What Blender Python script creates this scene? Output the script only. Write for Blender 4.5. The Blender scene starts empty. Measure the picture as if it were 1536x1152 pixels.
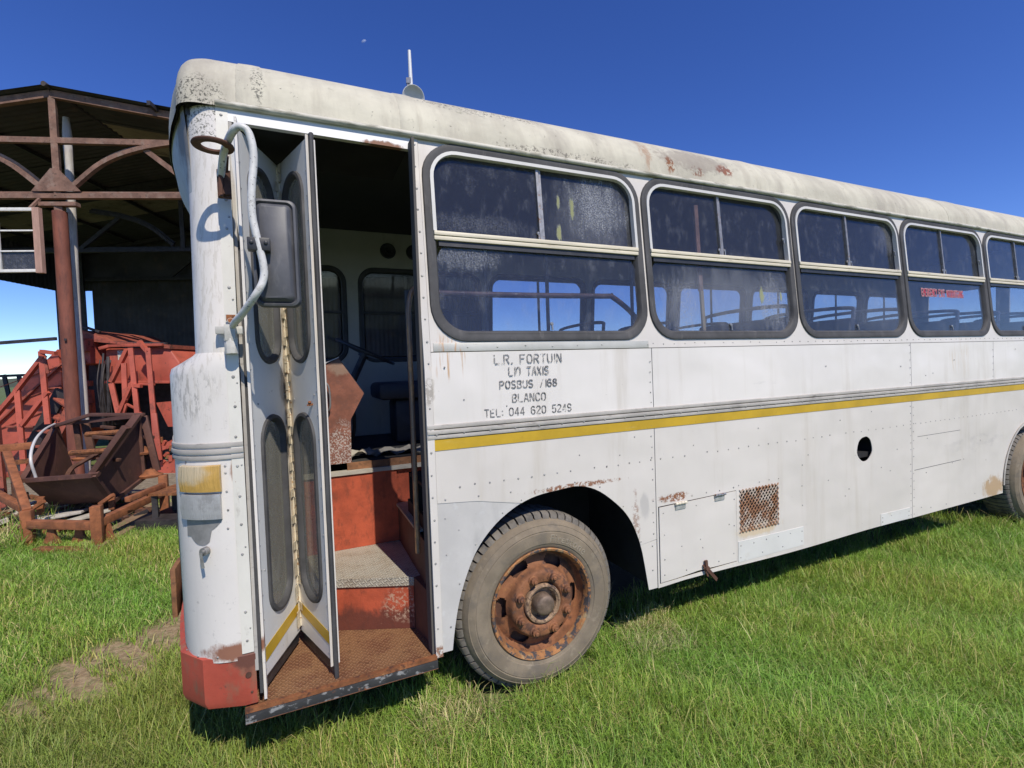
import bpy, bmesh, math, random
import numpy as np
from mathutils import Vector, Matrix
from mathutils.geometry import tessellate_polygon
random.seed(7); rng = np.random.default_rng(7)
SC = bpy.context.scene; COL = SC.collection
PI = math.pi
# ------------------------------------------------------------------ camera
RM = ((0.912298, -0.408036, -0.034908), (-0.045859, -0.017083, -0.998802), (0.406951, 0.912806, -0.034297))
CAM = Vector((0.2688, -2.3753, 1.8478)); FPX = 724.457
cd = bpy.data.cameras.new('camera'); cam = bpy.data.objects.new('camera', cd); COL.objects.link(cam)
cd.sensor_width = 36; cd.lens = 36 * FPX / 1536; cd.clip_start = .05; cd.clip_end = 3000
M = Matrix.Identity(4)
for i in range(3):
    M[i][0] = RM[0][i]; M[i][1] = -RM[1][i]; M[i][2] = -RM[2][i]; M[i][3] = CAM[i]
cam.matrix_world = M
SC.camera = cam
# ------------------------------------------------------------------ light
SUN = Vector((.12, -.85, 1.0)).normalized()
w = bpy.data.worlds.new('World'); SC.world = w; w.use_nodes = True
nt = w.node_tree; bg = nt.nodes['Background']
sky = nt.nodes.new('ShaderNodeTexSky'); sky.sky_type = 'NISHITA'; sky.sun_disc = False
sky.sun_elevation = math.asin(SUN.z); sky.sun_rotation = math.atan2(SUN.x, SUN.y)
sky.air_density = .75; sky.dust_density = .0; sky.ozone_density = 5.0; sky.altitude = 200
hs = nt.nodes.new('ShaderNodeHueSaturation'); hs.inputs['Saturation'].default_value = 1.2; hs.inputs['Hue'].default_value = .519; hs.inputs['Value'].default_value = 1.28
nt.links.new(sky.outputs[0], hs.inputs['Color']); nt.links.new(hs.outputs[0], bg.inputs[0])
bg.inputs[1].default_value = .128
sd = bpy.data.lights.new('sun', 'SUN'); sd.energy = 4.3; sd.angle = math.radians(.53); sd.color = (1, .93, .815)
so = bpy.data.objects.new('sun', sd); COL.objects.link(so); so.rotation_euler = SUN.to_track_quat('Z', 'Y').to_euler(); so.location = (0, -10, 12)
SC.view_settings.view_transform = 'Standard'; SC.view_settings.look = 'None'; SC.view_settings.exposure = 0
SC.view_settings.gamma = 1
SC.render.engine = 'CYCLES'; SC.cycles.transparent_max_bounces = 32; SC.cycles.max_bounces = 8

# ------------------------------------------------------------------ materials
class G:
    def __init__(s, name):
        s.m = bpy.data.materials.new(name); s.m.use_nodes = True; s.t = s.m.node_tree; s.t.nodes.clear()
        s.out = s.n('ShaderNodeOutputMaterial'); s.geo = s.n('ShaderNodeNewGeometry')
    def n(s, k, **a):
        x = s.t.nodes.new(k)
        for q, v in a.items(): setattr(x, q, v)
        return x
    def l(s, a, b): s.t.links.new(a, b)
    def val(s, sock, v):
        if hasattr(v, 'is_linked') or hasattr(v, 'links'): s.l(v, sock)
        else: sock.default_value = v
    def math(s, op, a, b=0.0, clamp=False):
        x = s.n('ShaderNodeMath', operation=op, use_clamp=clamp); s.val(x.inputs[0], a); s.val(x.inputs[1], b); return x.outputs[0]
    def noise(s, sc, det=5, rough=.6, off=0.0, dist=0.0):
        sc = sc if isinstance(sc, tuple) else (sc,) * 3
        mp = s.n('ShaderNodeMapping'); s.l(s.geo.outputs['Position'], mp.inputs[0]); mp.inputs['Scale'].default_value = sc
        mp.inputs['Location'].default_value = (off, off * 1.7, off * .6)
        t = s.n('ShaderNodeTexNoise'); s.l(mp.outputs[0], t.inputs['Vector']); t.inputs['Scale'].default_value = 1
        t.inputs['Detail'].default_value = det; t.inputs['Roughness'].default_value = rough; t.inputs['Distortion'].default_value = dist
        return t.outputs[0]
    def ramp(s, v, lo, hi):
        x = s.n('ShaderNodeMapRange', interpolation_type='SMOOTHSTEP'); s.val(x.inputs[0], v)
        x.inputs[1].default_value = lo; x.inputs[2].default_value = hi; return x.outputs[0]
    def dist(s, p, sc=(1, 1, 1)):
        a = s.n('ShaderNodeVectorMath', operation='SUBTRACT'); s.l(s.geo.outputs['Position'], a.inputs[0]); a.inputs[1].default_value = p
        b = s.n('ShaderNodeVectorMath', operation='DIVIDE'); s.l(a.outputs[0], b.inputs[0]); b.inputs[1].default_value = sc
        c = s.n('ShaderNodeVectorMath', operation='LENGTH'); s.l(b.outputs[0], c.inputs[0]); return c.outputs['Value']
    def mix(s, f, a, b):
        x = s.n('ShaderNodeMix', data_type='RGBA'); s.val(x.inputs['Factor'], f)
        for sk, v in ((x.inputs['A'], a), (x.inputs['B'], b)):
            s.val(sk, v if hasattr(v, 'links') else tuple(v) + (1,))
        return x.outputs['Result']

def mat(name, col, rough=.6, metal=0.0, var=None, layers=(), bump=None, spec=.5):
    """var=(scale, amount); layers: dicts c,s,lo,hi[,amt,rough,at=((x,y,z),(rx,ry,rz))]; bump=(scale,strength)"""
    g = G(name); b = g.n('ShaderNodeBsdfPrincipled'); g.l(b.outputs[0], g.out.inputs[0])
    c = tuple(col); r = rough
    if var:
        f = g.noise(var[0], 5, .62, 3.1)
        c = g.mix(g.ramp(f, .3, .7), tuple(x * (1 - var[1]) for x in col), tuple(min(1, x * (1 + var[1])) for x in col))
    for k, L in enumerate(layers):
        f = g.noise(L['s'], L.get('det', 6), L.get('dr', .65), 7.3 + 5 * k, L.get('dist', 0.))
        if 'at' in L:
            d = g.dist(*L['at']); d = g.math('ADD', d, g.math('MULTIPLY', g.math('SUBTRACT', f, .5), 1.6))
            m = g.ramp(d, 1.0, .55)
            if 'speck' in L: m = g.math('MULTIPLY', m, g.ramp(g.noise(L['speck'], 5, .7, 2.9 + k), L.get('lo', .50), L.get('hi', .58)))
        else: m = g.ramp(f, L['lo'], L['hi'])
        if L.get('amt', 1) != 1: m = g.math('MULTIPLY', m, L['amt'])
        c = g.mix(m, c, L['c'])
        if 'rough' in L:
            x = g.n('ShaderNodeMix'); g.val(x.inputs['Factor'], m); g.val(x.inputs['A'], r); x.inputs['B'].default_value = L['rough']; r = x.outputs['Result']
    g.val(b.inputs['Base Color'], c if hasattr(c, 'links') else c + (1,))
    g.val(b.inputs['Roughness'], r); b.inputs['Metallic'].default_value = metal; b.inputs['Specular IOR Level'].default_value = spec
    if bump:
        bp = g.n('ShaderNodeBump'); bp.inputs['Strength'].default_value = bump[1]; bp.inputs['Distance'].default_value = bump[2] if len(bump) > 2 else .01
        g.l(g.noise(bump[0], bump[3] if len(bump) > 3 else 6, .6, 1.0), bp.inputs['Height']); g.l(bp.outputs[0], b.inputs['Normal'])
    return g.m

RUST = (.23, .085, .03); RUSTD = (.085, .035, .02); DIRT = (.20, .17, .12)
def rustl(s, lo, hi, **k): return dict(c=RUST, s=s, lo=lo, hi=hi, rough=.9, **k)
WL = lambda nm, c: mat(nm, c, .38, var=((1.2, 1.2, .8), .045), spec=.4, layers=[
    dict(c=(.50, .44, .35), s=(7, 7, .6), lo=.52, hi=.80, amt=.5),
    dict(c=(.40, .38, .35), s=(2.2, 2, 9), lo=.66, hi=.80, amt=.35),
    dict(c=(.30, .27, .22), s=24, lo=.70, hi=.76, amt=.5),
    dict(c=(.48, .25, .08), s=(8, 8, 3), at=((.99, 0, 1.92), (.13, .3, .16)), amt=.7, speck=(60, 60, 2.5), lo=.50, hi=.66),
    dict(c=(.55, .40, .22), s=(8, 8, 2), at=((5.85, 0, 1.80), (.2, .3, .2)), amt=.45, speck=(40, 40, 2), lo=.48, hi=.66),
    dict(c=(.60, .42, .20), s=(9, 9, 4), at=((3.18, 0, .655), (.25, .3, .06)), amt=.55),
    dict(c=RUST, s=(14, 14, 20), at=((2.42, 0, .985), (.17, .2, .035)), amt=.95, speck=45, lo=.42, hi=.52, rough=.9),
    dict(c=RUST, s=(30, 30, 30), at=((1.72, 0, 1.155), (.35, .2, .02)), amt=.9, speck=45, lo=.42, hi=.52, rough=.9),
    dict(c=RUST, s=(20, 20, 20), at=((2.13, 0, .86), (.03, .2, .25)), amt=.6, speck=45, lo=.42, hi=.52, rough=.9),
    dict(c=RUST, s=(26, 26, 18), at=((.88, 0, .40), (.05, .2, .05)), amt=.9, speck=45, lo=.42, hi=.52, rough=.9),
    dict(c=(.25, .10, .06), s=(18, 18, 14), at=((.0, 0, .655), (.16, .2, .06)), amt=.95, rough=.9),
    dict(c=(.34, .30, .25), s=(12, 12, 12), at=((.87, 0, 1.74), (.04, .2, .09)), amt=.8, speck=45, lo=.42, hi=.52),
    dict(c=(.30, .29, .29), s=(16, 16, 5), at=((2.20, 0, .97), (.045, .2, .11)), amt=.35),
    dict(c=(.33, .32, .31), s=(5, 5, 16), at=((6.1, 0, .99), (.55, .2, .09)), amt=.3, speck=(6, 6, 12), lo=.4, hi=.7),
    dict(c=(.44, .27, .12), s=(14, 14, 12), at=((6.45, 0, .52), (.25, .2, .13)), amt=.8),
    dict(c=RUST, s=(60, 60, 60), lo=.735, hi=.76, rough=.9, amt=.6),
], bump=((2.1, 2.1, 2.6), .75, .03, 1.5))
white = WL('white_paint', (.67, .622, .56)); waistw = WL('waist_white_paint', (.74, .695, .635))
corner_w = mat('corner_paint', (.73, .685, .625), .4, var=((2, 2, 1), .04), spec=.4, layers=[
    dict(c=(.35, .33, .30), s=48, lo=.60, hi=.72, amt=.45),
    dict(c=(.30, .28, .25), s=(10, 10, 4), at=((-.17, .1, 1.80), (.18, .2, .16)), amt=.6, speck=(50, 50, 14)),
    dict(c=(.46, .42, .34), s=(7, 7, 1.2), lo=.58, hi=.8, amt=.4),
    dict(c=(.10, .10, .07), s=9, at=((-.05, .1, 3.0), (.22, .25, .13)), amt=.85, speck=95, lo=.52, hi=.58),
    dict(c=(.42, .37, .28), s=(30, 30, 3), at=((-.1, .1, 2.3), (.2, .25, .8)), amt=.35, speck=(60, 60, 8)),
    dict(c=(.26, .10, .05), s=(16, 16, 12), at=((.0, 0, .66), (.16, .3, .05)), amt=.95, rough=.9),
    dict(c=RUST, s=(40, 40, 9), at=((.02, 0, 1.46), (.03, .1, .09)), amt=.8)], bump=(3, .2, .015))
strip_w = mat('cream_strip', (.68, .65, .57), .45, var=((3, 3, 1.5), .08), layers=[
    dict(c=(.33, .30, .25), s=(20, 20, 8), lo=.60, hi=.74, amt=.55), rustl(34, .68, .72)], bump=(9, .25, .006))
grey_p = mat('grey_primer', (.56, .535, .50), .5, var=(2.5, .08), layers=[dict(c=(.36, .35, .33), s=(5, 5, 2), lo=.52, hi=.75, amt=.6), dict(c=(.68, .68, .66), s=9, lo=.6, hi=.72, amt=.4), dict(c=(.25, .2, .16), s=26, lo=.68, hi=.74, amt=.5)], bump=(3, .2, .01))
roofm = mat('weathered_roof_paint', (.53, .495, .385), .7, var=((2.2, 3, 3), .16), layers=[
    dict(c=(.31, .275, .22), s=(3.2, 1.0, 1.0), lo=.46, hi=.72, amt=.75),
    dict(c=(.43, .39, .30), s=(13, 3, 2), lo=.45, hi=.7, amt=.6),
    dict(c=(.10, .09, .07), s=30, lo=.655, hi=.70, amt=.85),
    dict(c=(.20, .19, .12), s=9, lo=.66, hi=.74, amt=.5),
    dict(c=(.035, .035, .025), s=9, at=((-.11, .05, 3.05), (.17, .25, .17)), amt=.9, speck=85),
    dict(c=(.05, .05, .04), s=9, at=((.17, .1, 3.18), (.035, .3, .15)), amt=.85, speck=95),
    dict(c=(.07, .06, .05), s=9, at=((1.25, .2, 3.32), (.45, .3, .09)), amt=.8, speck=70),
    dict(c=(.06, .05, .04), s=9, at=((1.8, .2, 3.07), (.6, .3, .04)), amt=.7, speck=60),
    dict(c=(.30, .13, .05), s=(16, 16, 7), at=((2.38, .18, 3.2), (.06, .4, .17)), amt=.55, speck=(30, 30, 5), lo=.42, hi=.62),
    dict(c=RUST, s=(30, 30, 9), at=((2.56, .16, 3.14), (.04, .4, .08)), amt=1, rough=.9, speck=(26, 26, 18), lo=.44, hi=.5),
    dict(c=(.2, .09, .05), s=(30, 30, 16), at=((2.79, .15, 3.12), (.08, .4, .045)), amt=.9, speck=(26, 26, 26), lo=.46, hi=.52),
    dict(c=(.25, .10, .06), s=(14, 14, 14), at=((3.05, .16, 3.17), (.085, .4, .06)), amt=1, rough=.9, speck=(18, 18, 18), lo=.44, hi=.48),
    dict(c=(.16, .12, .10), s=(26, 26, 26), at=((2.8, .18, 3.2), (.4, .4, .10)), amt=.45),
], bump=(26, .35, .008))
rubber = mat('window_rubber', (.062, .060, .060), .72, var=(6, .25), layers=[dict(c=(.16, .15, .14), s=(30, 30, 6), lo=.56, hi=.75, amt=.5)], bump=(30, .2, .004))
alum = mat('bare_aluminium_frame', (.70, .69, .66), .4, .25, var=(8, .06), layers=[dict(c=(.4, .36, .28), s=22, lo=.62, hi=.74, amt=.5)])
creamrail = mat('cream_rail', (.66, .59, .44), .5, var=((3, 3, 20), .1), layers=[dict(c=(.36, .30, .2), s=(10, 10, 40), lo=.56, hi=.72, amt=.6)])
moulding = mat('grey_moulding', (.43, .40, .355), .6, var=(5, .15), layers=[dict(c=(.16, .14, .12), s=(9, 9, 30), lo=.56, hi=.72, amt=.6), dict(c=(.6, .57, .5), s=14, lo=.64, hi=.72, amt=.5)], bump=(20, .3, .004))
yellow = mat('yellow_reflective_tape', (.53, .335, .022), .45, var=(4, .12), layers=[dict(c=(.30, .2, .03), s=40, lo=.62, hi=.72, amt=.5), dict(c=(.62, .5, .2), s=(3, 3, 25), lo=.62, hi=.75, amt=.4)], bump=(220, .25, .002))
rivm = mat('rivet_grey', (.36, .345, .32), .5, .3, var=(30, .4))
dark = mat('dark_cavity', (.018, .017, .017), .9, var=(5, .3))
seam = mat('seam_shadow_filler', (.11, .10, .09), .9)
black = mat('black_plastic', (.03, .03, .032), .45, var=(20, .2), layers=[dict(c=(.12, .11, .10), s=16, lo=.5, hi=.8, amt=.4)], bump=(90, .15, .002))
mirrorm = mat('mirror_back_plastic', (.085, .085, .092), .5, var=(9, .15), layers=[dict(c=(.17, .165, .16), s=(24, 24, 10), lo=.52, hi=.75, amt=.5)], bump=(120, .12, .002))
bumper_r = mat('faded_red_bumper', (.42, .075, .045), .62, var=(5, .15), layers=[dict(c=(.27, .13, .08), s=(9, 9, 5), lo=.50, hi=.66, amt=.8), dict(c=(.12, .07, .05), s=30, lo=.63, hi=.7, amt=.7), dict(c=(.13, .05, .035), s=14, at=((.03, 0, .62), (.09, .2, .07)), amt=.9)], bump=(14, .3, .006))
redriser = mat('red_step_riser', (.42, .08, .034), .78, var=(7, .2), layers=[dict(c=(.20, .05, .025), s=(24, 24, 12), lo=.5, hi=.7, amt=.7), dict(c=(.09, .03, .02), s=(8, 8, 5), at=((.45, .45, .40), (.9, .9, .13)), amt=.85), dict(c=(.52, .36, .25), s=(9, 9, 9), at=((.76, .35, .53), (.12, .2, .13)), amt=.7, speck=60), dict(c=(.5, .25, .15), s=60, lo=.66, hi=.74, amt=.5)], bump=(50, .35, .006))
brownpanel = mat('brown_side_panel', (.10, .045, .035), .7, var=(6, .2), layers=[dict(c=(.2, .15, .12), s=(20, 20, 6), lo=.58, hi=.75, amt=.5)])
podm = mat('brown_podium_board', (.235, .088, .055), .75, var=(14, .22), layers=[dict(c=(.16, .07, .05), s=30, lo=.5, hi=.68, amt=.7), dict(c=(.55, .5, .46), s=9, at=((.53, 1.0, 1.32), (.12, .5, .24)), amt=.75, speck=110, lo=.5, hi=.54), dict(c=(.36, .28, .2), s=18, at=((.56, 1.0, 1.9), (.13, .4, .07)), amt=.5)], bump=(60, .4, .004))
gwood = mat('grey_worn_board', (.46, .42, .35), .85, var=((4, 20, 20), .2), layers=[dict(c=(.25, .2, .15), s=(6, 30, 30), lo=.52, hi=.7, amt=.6)])
browntrim = mat('rusty_ledge', (.24, .11, .05), .8, var=(12, .3), layers=[dict(c=(.12, .06, .03), s=20, lo=.5, hi=.7)])
cream = mat('cream_interior_panel', (.50, .48, .41), .6, var=(3, .06), layers=[dict(c=(.3, .27, .2), s=(8, 8, 3), lo=.58, hi=.75, amt=.4)])
ceilm = mat('dark_ceiling_lining', (.055, .052, .055), .8, var=(3, .1))
floorm = mat('dark_rubber_floor', (.04, .038, .036), .85, var=(8, .3))
seatm = mat('dark_seat_vinyl', (.045, .048, .06), .55, var=(9, .2), bump=(40, .2, .004))
tube = mat('grey_steel_tube', (.30, .29, .28), .45, .5, var=(30, .2), layers=[rustl(40, .56, .68, amt=.8)])
handle_m = mat('rusty_chromed_tube', (.55, .29, .13), .42, .15, var=(30, .25), layers=[dict(c=(.26, .17, .12), s=(20, 20, 3), lo=.46, hi=.58), dict(c=(.55, .33, .10), s=60, lo=.60, hi=.68)])
whitetube = mat('chipped_white_tube', (.66, .645, .61), .45, var=(30, .1), layers=[dict(c=(.10, .095, .08), s=75, lo=.60, hi=.66, amt=.9), dict(c=(.3, .28, .24), s=20, lo=.55, hi=.7, amt=.6)], bump=(80, .3, .002))
rust = mat('rust', RUST, .88, var=(14, .35), layers=[dict(c=RUSTD, s=26, lo=.5, hi=.66), dict(c=(.42, .2, .07), s=40, lo=.58, hi=.7, amt=.7)], bump=(60, .5, .005))
rustdk = mat('dark_rust', (.10, .045, .028), .88, var=(10, .3), layers=[dict(c=(.2, .09, .045), s=22, lo=.54, hi=.7, amt=.7)], bump=(40, .4, .005))
rimm = mat('rusty_wheel_steel', (.24, .098, .042), .82, var=(11, .35), layers=[
    dict(c=(.07, .036, .026), s=(12, 12, 12), lo=.50, hi=.62, amt=.85), dict(c=(.34, .155, .055), s=30, lo=.57, hi=.70, amt=.7), dict(c=(.10, .095, .095), s=17, lo=.64, hi=.70, amt=.7)], bump=(70, .5, .005))
rimouter = mat('flaking_rim_flange', (.33, .15, .055), .85, var=(16, .3), layers=[dict(c=(.055, .055, .06), s=22, lo=.49, hi=.55, amt=.95), dict(c=(.42, .30, .15), s=20, lo=.56, hi=.68, amt=.7)], bump=(50, .6, .006))
hubm = mat('flaking_hub', (.31, .20, .12), .75, var=(26, .3), layers=[dict(c=(.10, .06, .04), s=42, lo=.5, hi=.6), dict(c=(.55, .5, .44), s=34, lo=.63, hi=.7, amt=.8)], bump=(60, .5, .004))
capm = mat('dull_hub_cap', (.17, .12, .085), .6, .2, var=(30, .3))
tyrem = mat('dusty_tyre_sidewall', (.225, .18, .125), .92, var=(7, .16), layers=[dict(c=(.15, .128, .10), s=(10, 10, 10), lo=.48, hi=.7, amt=.7), dict(c=(.34, .285, .205), s=18, lo=.57, hi=.72, amt=.5)], bump=(90, .3, .003))
treadm = mat('dusty_tyre_tread', (.18, .16, .135), .92, var=(9, .2), layers=[dict(c=(.06, .058, .055), s=14, lo=.46, hi=.66, amt=.7)], bump=(60, .3, .004))
brass = mat('yellowed_hinge', (.74, .66, .50), .5, .1, var=(16, .15), layers=[dict(c=(.40, .2, .06), s=40, lo=.56, hi=.66, amt=.9)])
steel = mat('dull_steel', (.35, .34, .32), .4, .6, var=(30, .2), layers=[rustl(50, .58, .68)])
bandm = mat('worn_black_step_edge', (.035, .035, .035), .7, var=(9, .2), layers=[dict(c=(.30, .30, .29), s=(18, 18, 30), lo=.54, hi=.62, amt=.8), rustl(16, .62, .72)], bump=(40, .4, .004))
inkm = None
moonm = None

def checker(name, base, base2, sc=34.0, rustamt=None):
    """raised tear-drop tread plate: small crossed bars in alternating cells"""
    g = G(name); b = g.n('ShaderNodeBsdfPrincipled'); g.l(b.outputs[0], g.out.inputs[0])
    sep = g.n('ShaderNodeSeparateXYZ'); g.l(g.geo.outputs['Position'], sep.inputs[0])
    X, Y = sep.outputs[0], g.math('SUBTRACT', sep.outputs[1], sep.outputs[2])
    u = g.math('MULTIPLY', g.math('ADD', X, Y), sc); v = g.math('MULTIPLY', g.math('SUBTRACT', X, Y), sc)
    fu, fv = g.math('FRACT', u), g.math('FRACT', v)
    par = g.math('MODULO', g.math('ABSOLUTE', g.math('ADD', g.math('FLOOR', u), g.math('FLOOR', v))), 2.0)
    du, dv = g.math('ABSOLUTE', g.math('SUBTRACT', fu, .5)), g.math('ABSOLUTE', g.math('SUBTRACT', fv, .5))
    def bar(a, c): return g.math('MULTIPLY', g.ramp(a, .22, .10), g.ramp(c, .52, .40))
    h = g.math('ADD', g.math('MULTIPLY', bar(du, dv), par), g.math('MULTIPLY', bar(dv, du), g.math('SUBTRACT', 1.0, par)))
    n1 = g.noise(9, 5); n2 = g.noise(40, 4, .6, 4)
    c = g.mix(g.ramp(n1, .4, .65), base, base2)
    c = g.mix(g.math('MULTIPLY', h, .45), c, tuple(min(1, x * 1.6 + .05) for x in base))
    c = g.mix(g.math('MULTIPLY', g.ramp(n2, .55, .7), .6), c, tuple(x * .55 for x in base2))
    g.l(c, b.inputs['Base Color']); b.inputs['Roughness'].default_value = .75; b.inputs['Metallic'].default_value = .1
    bp = g.n('ShaderNodeBump'); bp.inputs['Strength'].default_value = .9; bp.inputs['Distance'].default_value = .006
    g.l(g.math('ADD', h, g.math('MULTIPLY', n2, .3)), bp.inputs['Height']); g.l(bp.outputs[0], b.inputs['Normal'])
    return g.m
checkrust = checker('rusty_tread_plate', (.25, .125, .055), (.17, .07, .032))
checkgrey = checker('worn_aluminium_tread_plate', (.42, .39, .32), (.36, .31, .24))

MOSS = [((1.80, .07, 2.78), (.022, .1, .085)), ((1.71, .07, 2.80), (.014, .1, .05)), ((1.70, .07, 2.62), (.02, .1, .06)), ((3.32, .03, 2.30), (.03, .1, .07)), ((3.52, .03, 2.30), (.012, .1, .05)), ((2.39, .04, 2.53), (.02, .1, .02))]
def glass(name, tint, dust, lo, hi, dscale=(16, 16, 9), refl=1.0, base=0.03, extra=()):
    g = G(name)
    tr = g.n('ShaderNodeBsdfTransparent'); tr.inputs[0].default_value = tint + (1,)
    gl = g.n('ShaderNodeBsdfGlossy'); gl.inputs['Roughness'].default_value = .04
    lw = g.n('ShaderNodeLayerWeight'); lw.inputs[0].default_value = .5
    fr = g.math('ADD', g.math('MULTIPLY', g.math('POWER', lw.outputs['Facing'], 5.0), .96), .04)
    m1 = g.n('ShaderNodeMixShader'); g.l(g.math('MULTIPLY', fr, refl), m1.inputs[0]); g.l(tr.outputs[0], m1.inputs[1]); g.l(gl.outputs[0], m1.inputs[2])
    df = g.n('ShaderNodeBsdfDiffuse'); df.inputs[0].default_value = dust + (1,)
    a = g.ramp(g.noise(dscale, 8, .72, 2.2), lo, hi); b = g.ramp(g.noise(170, 3, .6, 9), .58, .72); c = g.noise(3, 3, .5, 5)
    f = g.math('ADD', g.math('MULTIPLY', a, .11), g.math('MULTIPLY', g.math('MULTIPLY', b, g.ramp(c, .35, .65)), .20)); f = g.math('ADD', f, base)
    if name == 'dusty_tinted_glass':
        for p, r, amt in (((3.0, .03, 2.26), (.62, .3, .27), .15), ((1.95, .07, 2.72), (.32, .3, .3), .10), ((4.7, .03, 2.2), (.5, .3, .2), .07)):
            d = g.math('ADD', g.dist(p, r), g.math('MULTIPLY', g.math('SUBTRACT', g.noise((9, 9, 3), 6, .7, 4), .5), 1.4)); f = g.math('ADD', f, g.math('MULTIPLY', g.ramp(d, 1.25, .2), amt))
    for p, r, amt in extra:
        d = g.math('ADD', g.dist(p, r), g.math('MULTIPLY', g.math('SUBTRACT', g.noise((40, 40, 9), 8, .8, 3), .5), 3.0))
        f = g.math('ADD', f, g.math('MULTIPLY', g.math('MULTIPLY', g.ramp(d, 1.1, .3), g.ramp(g.noise(130, 4, .7, 6), .40, .66)), amt * 1.9))
    if name == 'dusty_tinted_glass':
        mo = None
        for p, r in MOSS:
            d = g.math('ADD', g.dist(p, r), g.math('MULTIPLY', g.math('SUBTRACT', g.noise((60, 60, 14), 6, .75, 8), .5), 2.2)); q = g.ramp(d, 1.0, .5); mo = q if mo is None else g.math('MAXIMUM', mo, q)
        mo = g.math('MULTIPLY', mo, .75); g.l(g.mix(mo, dust, (.33, .34, .10)), df.inputs[0]); f = g.math('MAXIMUM', f, mo)
    m2 = g.n('ShaderNodeMixShader'); g.l(g.math('MINIMUM', f, .95), m2.inputs[0]); g.l(m1.outputs[0], m2.inputs[1]); g.l(df.outputs[0], m2.inputs[2])
    g.l(m2.outputs[0], g.out.inputs[0]); return g.m
glassm = glass('dusty_tinted_glass', (.74, .76, .81), (.42, .43, .45), .50, .78, base=.035, extra=[((1.98, .06, 2.80), (.25, .2, .22), .28), ((1.20, .06, 2.62), (.35, .3, .06), .08), ((2.55, .03, 2.2), (.18, .2, .25), .16), ((3.45, .03, 2.25), (.18, .2, .3), .20), ((4.95, .07, 2.85), (.25, .2, .18), .13), ((1.1, .03, 2.44), (.25, .2, .08), .2)])
glassdoor = glass('grimy_door_glass', (.72, .74, .70), (.46, .44, .38), .42, .75, dscale=(14, 14, 5), base=.32)
glassfar = glass('thin_clear_glass', (.90, .92, .95), (.35, .36, .38), .6, .85, base=.02, refl=.6)
glassshed = glass('dirty_pane_glass', (.5, .52, .55), (.35, .35, .36), .5, .6, dscale=(12, 12, 12), base=.12)
lens_a = mat('amber_lens', (.56, .34, .09), .18, var=(9, .15), layers=[dict(c=(.58, .50, .36), s=9, at=((-.17, .08, 1.46), (.13, .2, .08)), amt=.75)], bump=((95, 95, 4), .9, .006))
lens_c = mat('clear_ribbed_lens', (.42, .42, .42), .14, .2, var=(9, .12), layers=[dict(c=(.22, .21, .20), s=12, lo=.5, hi=.7, amt=.6)], bump=((160, 160, 6), .5, .004))

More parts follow.
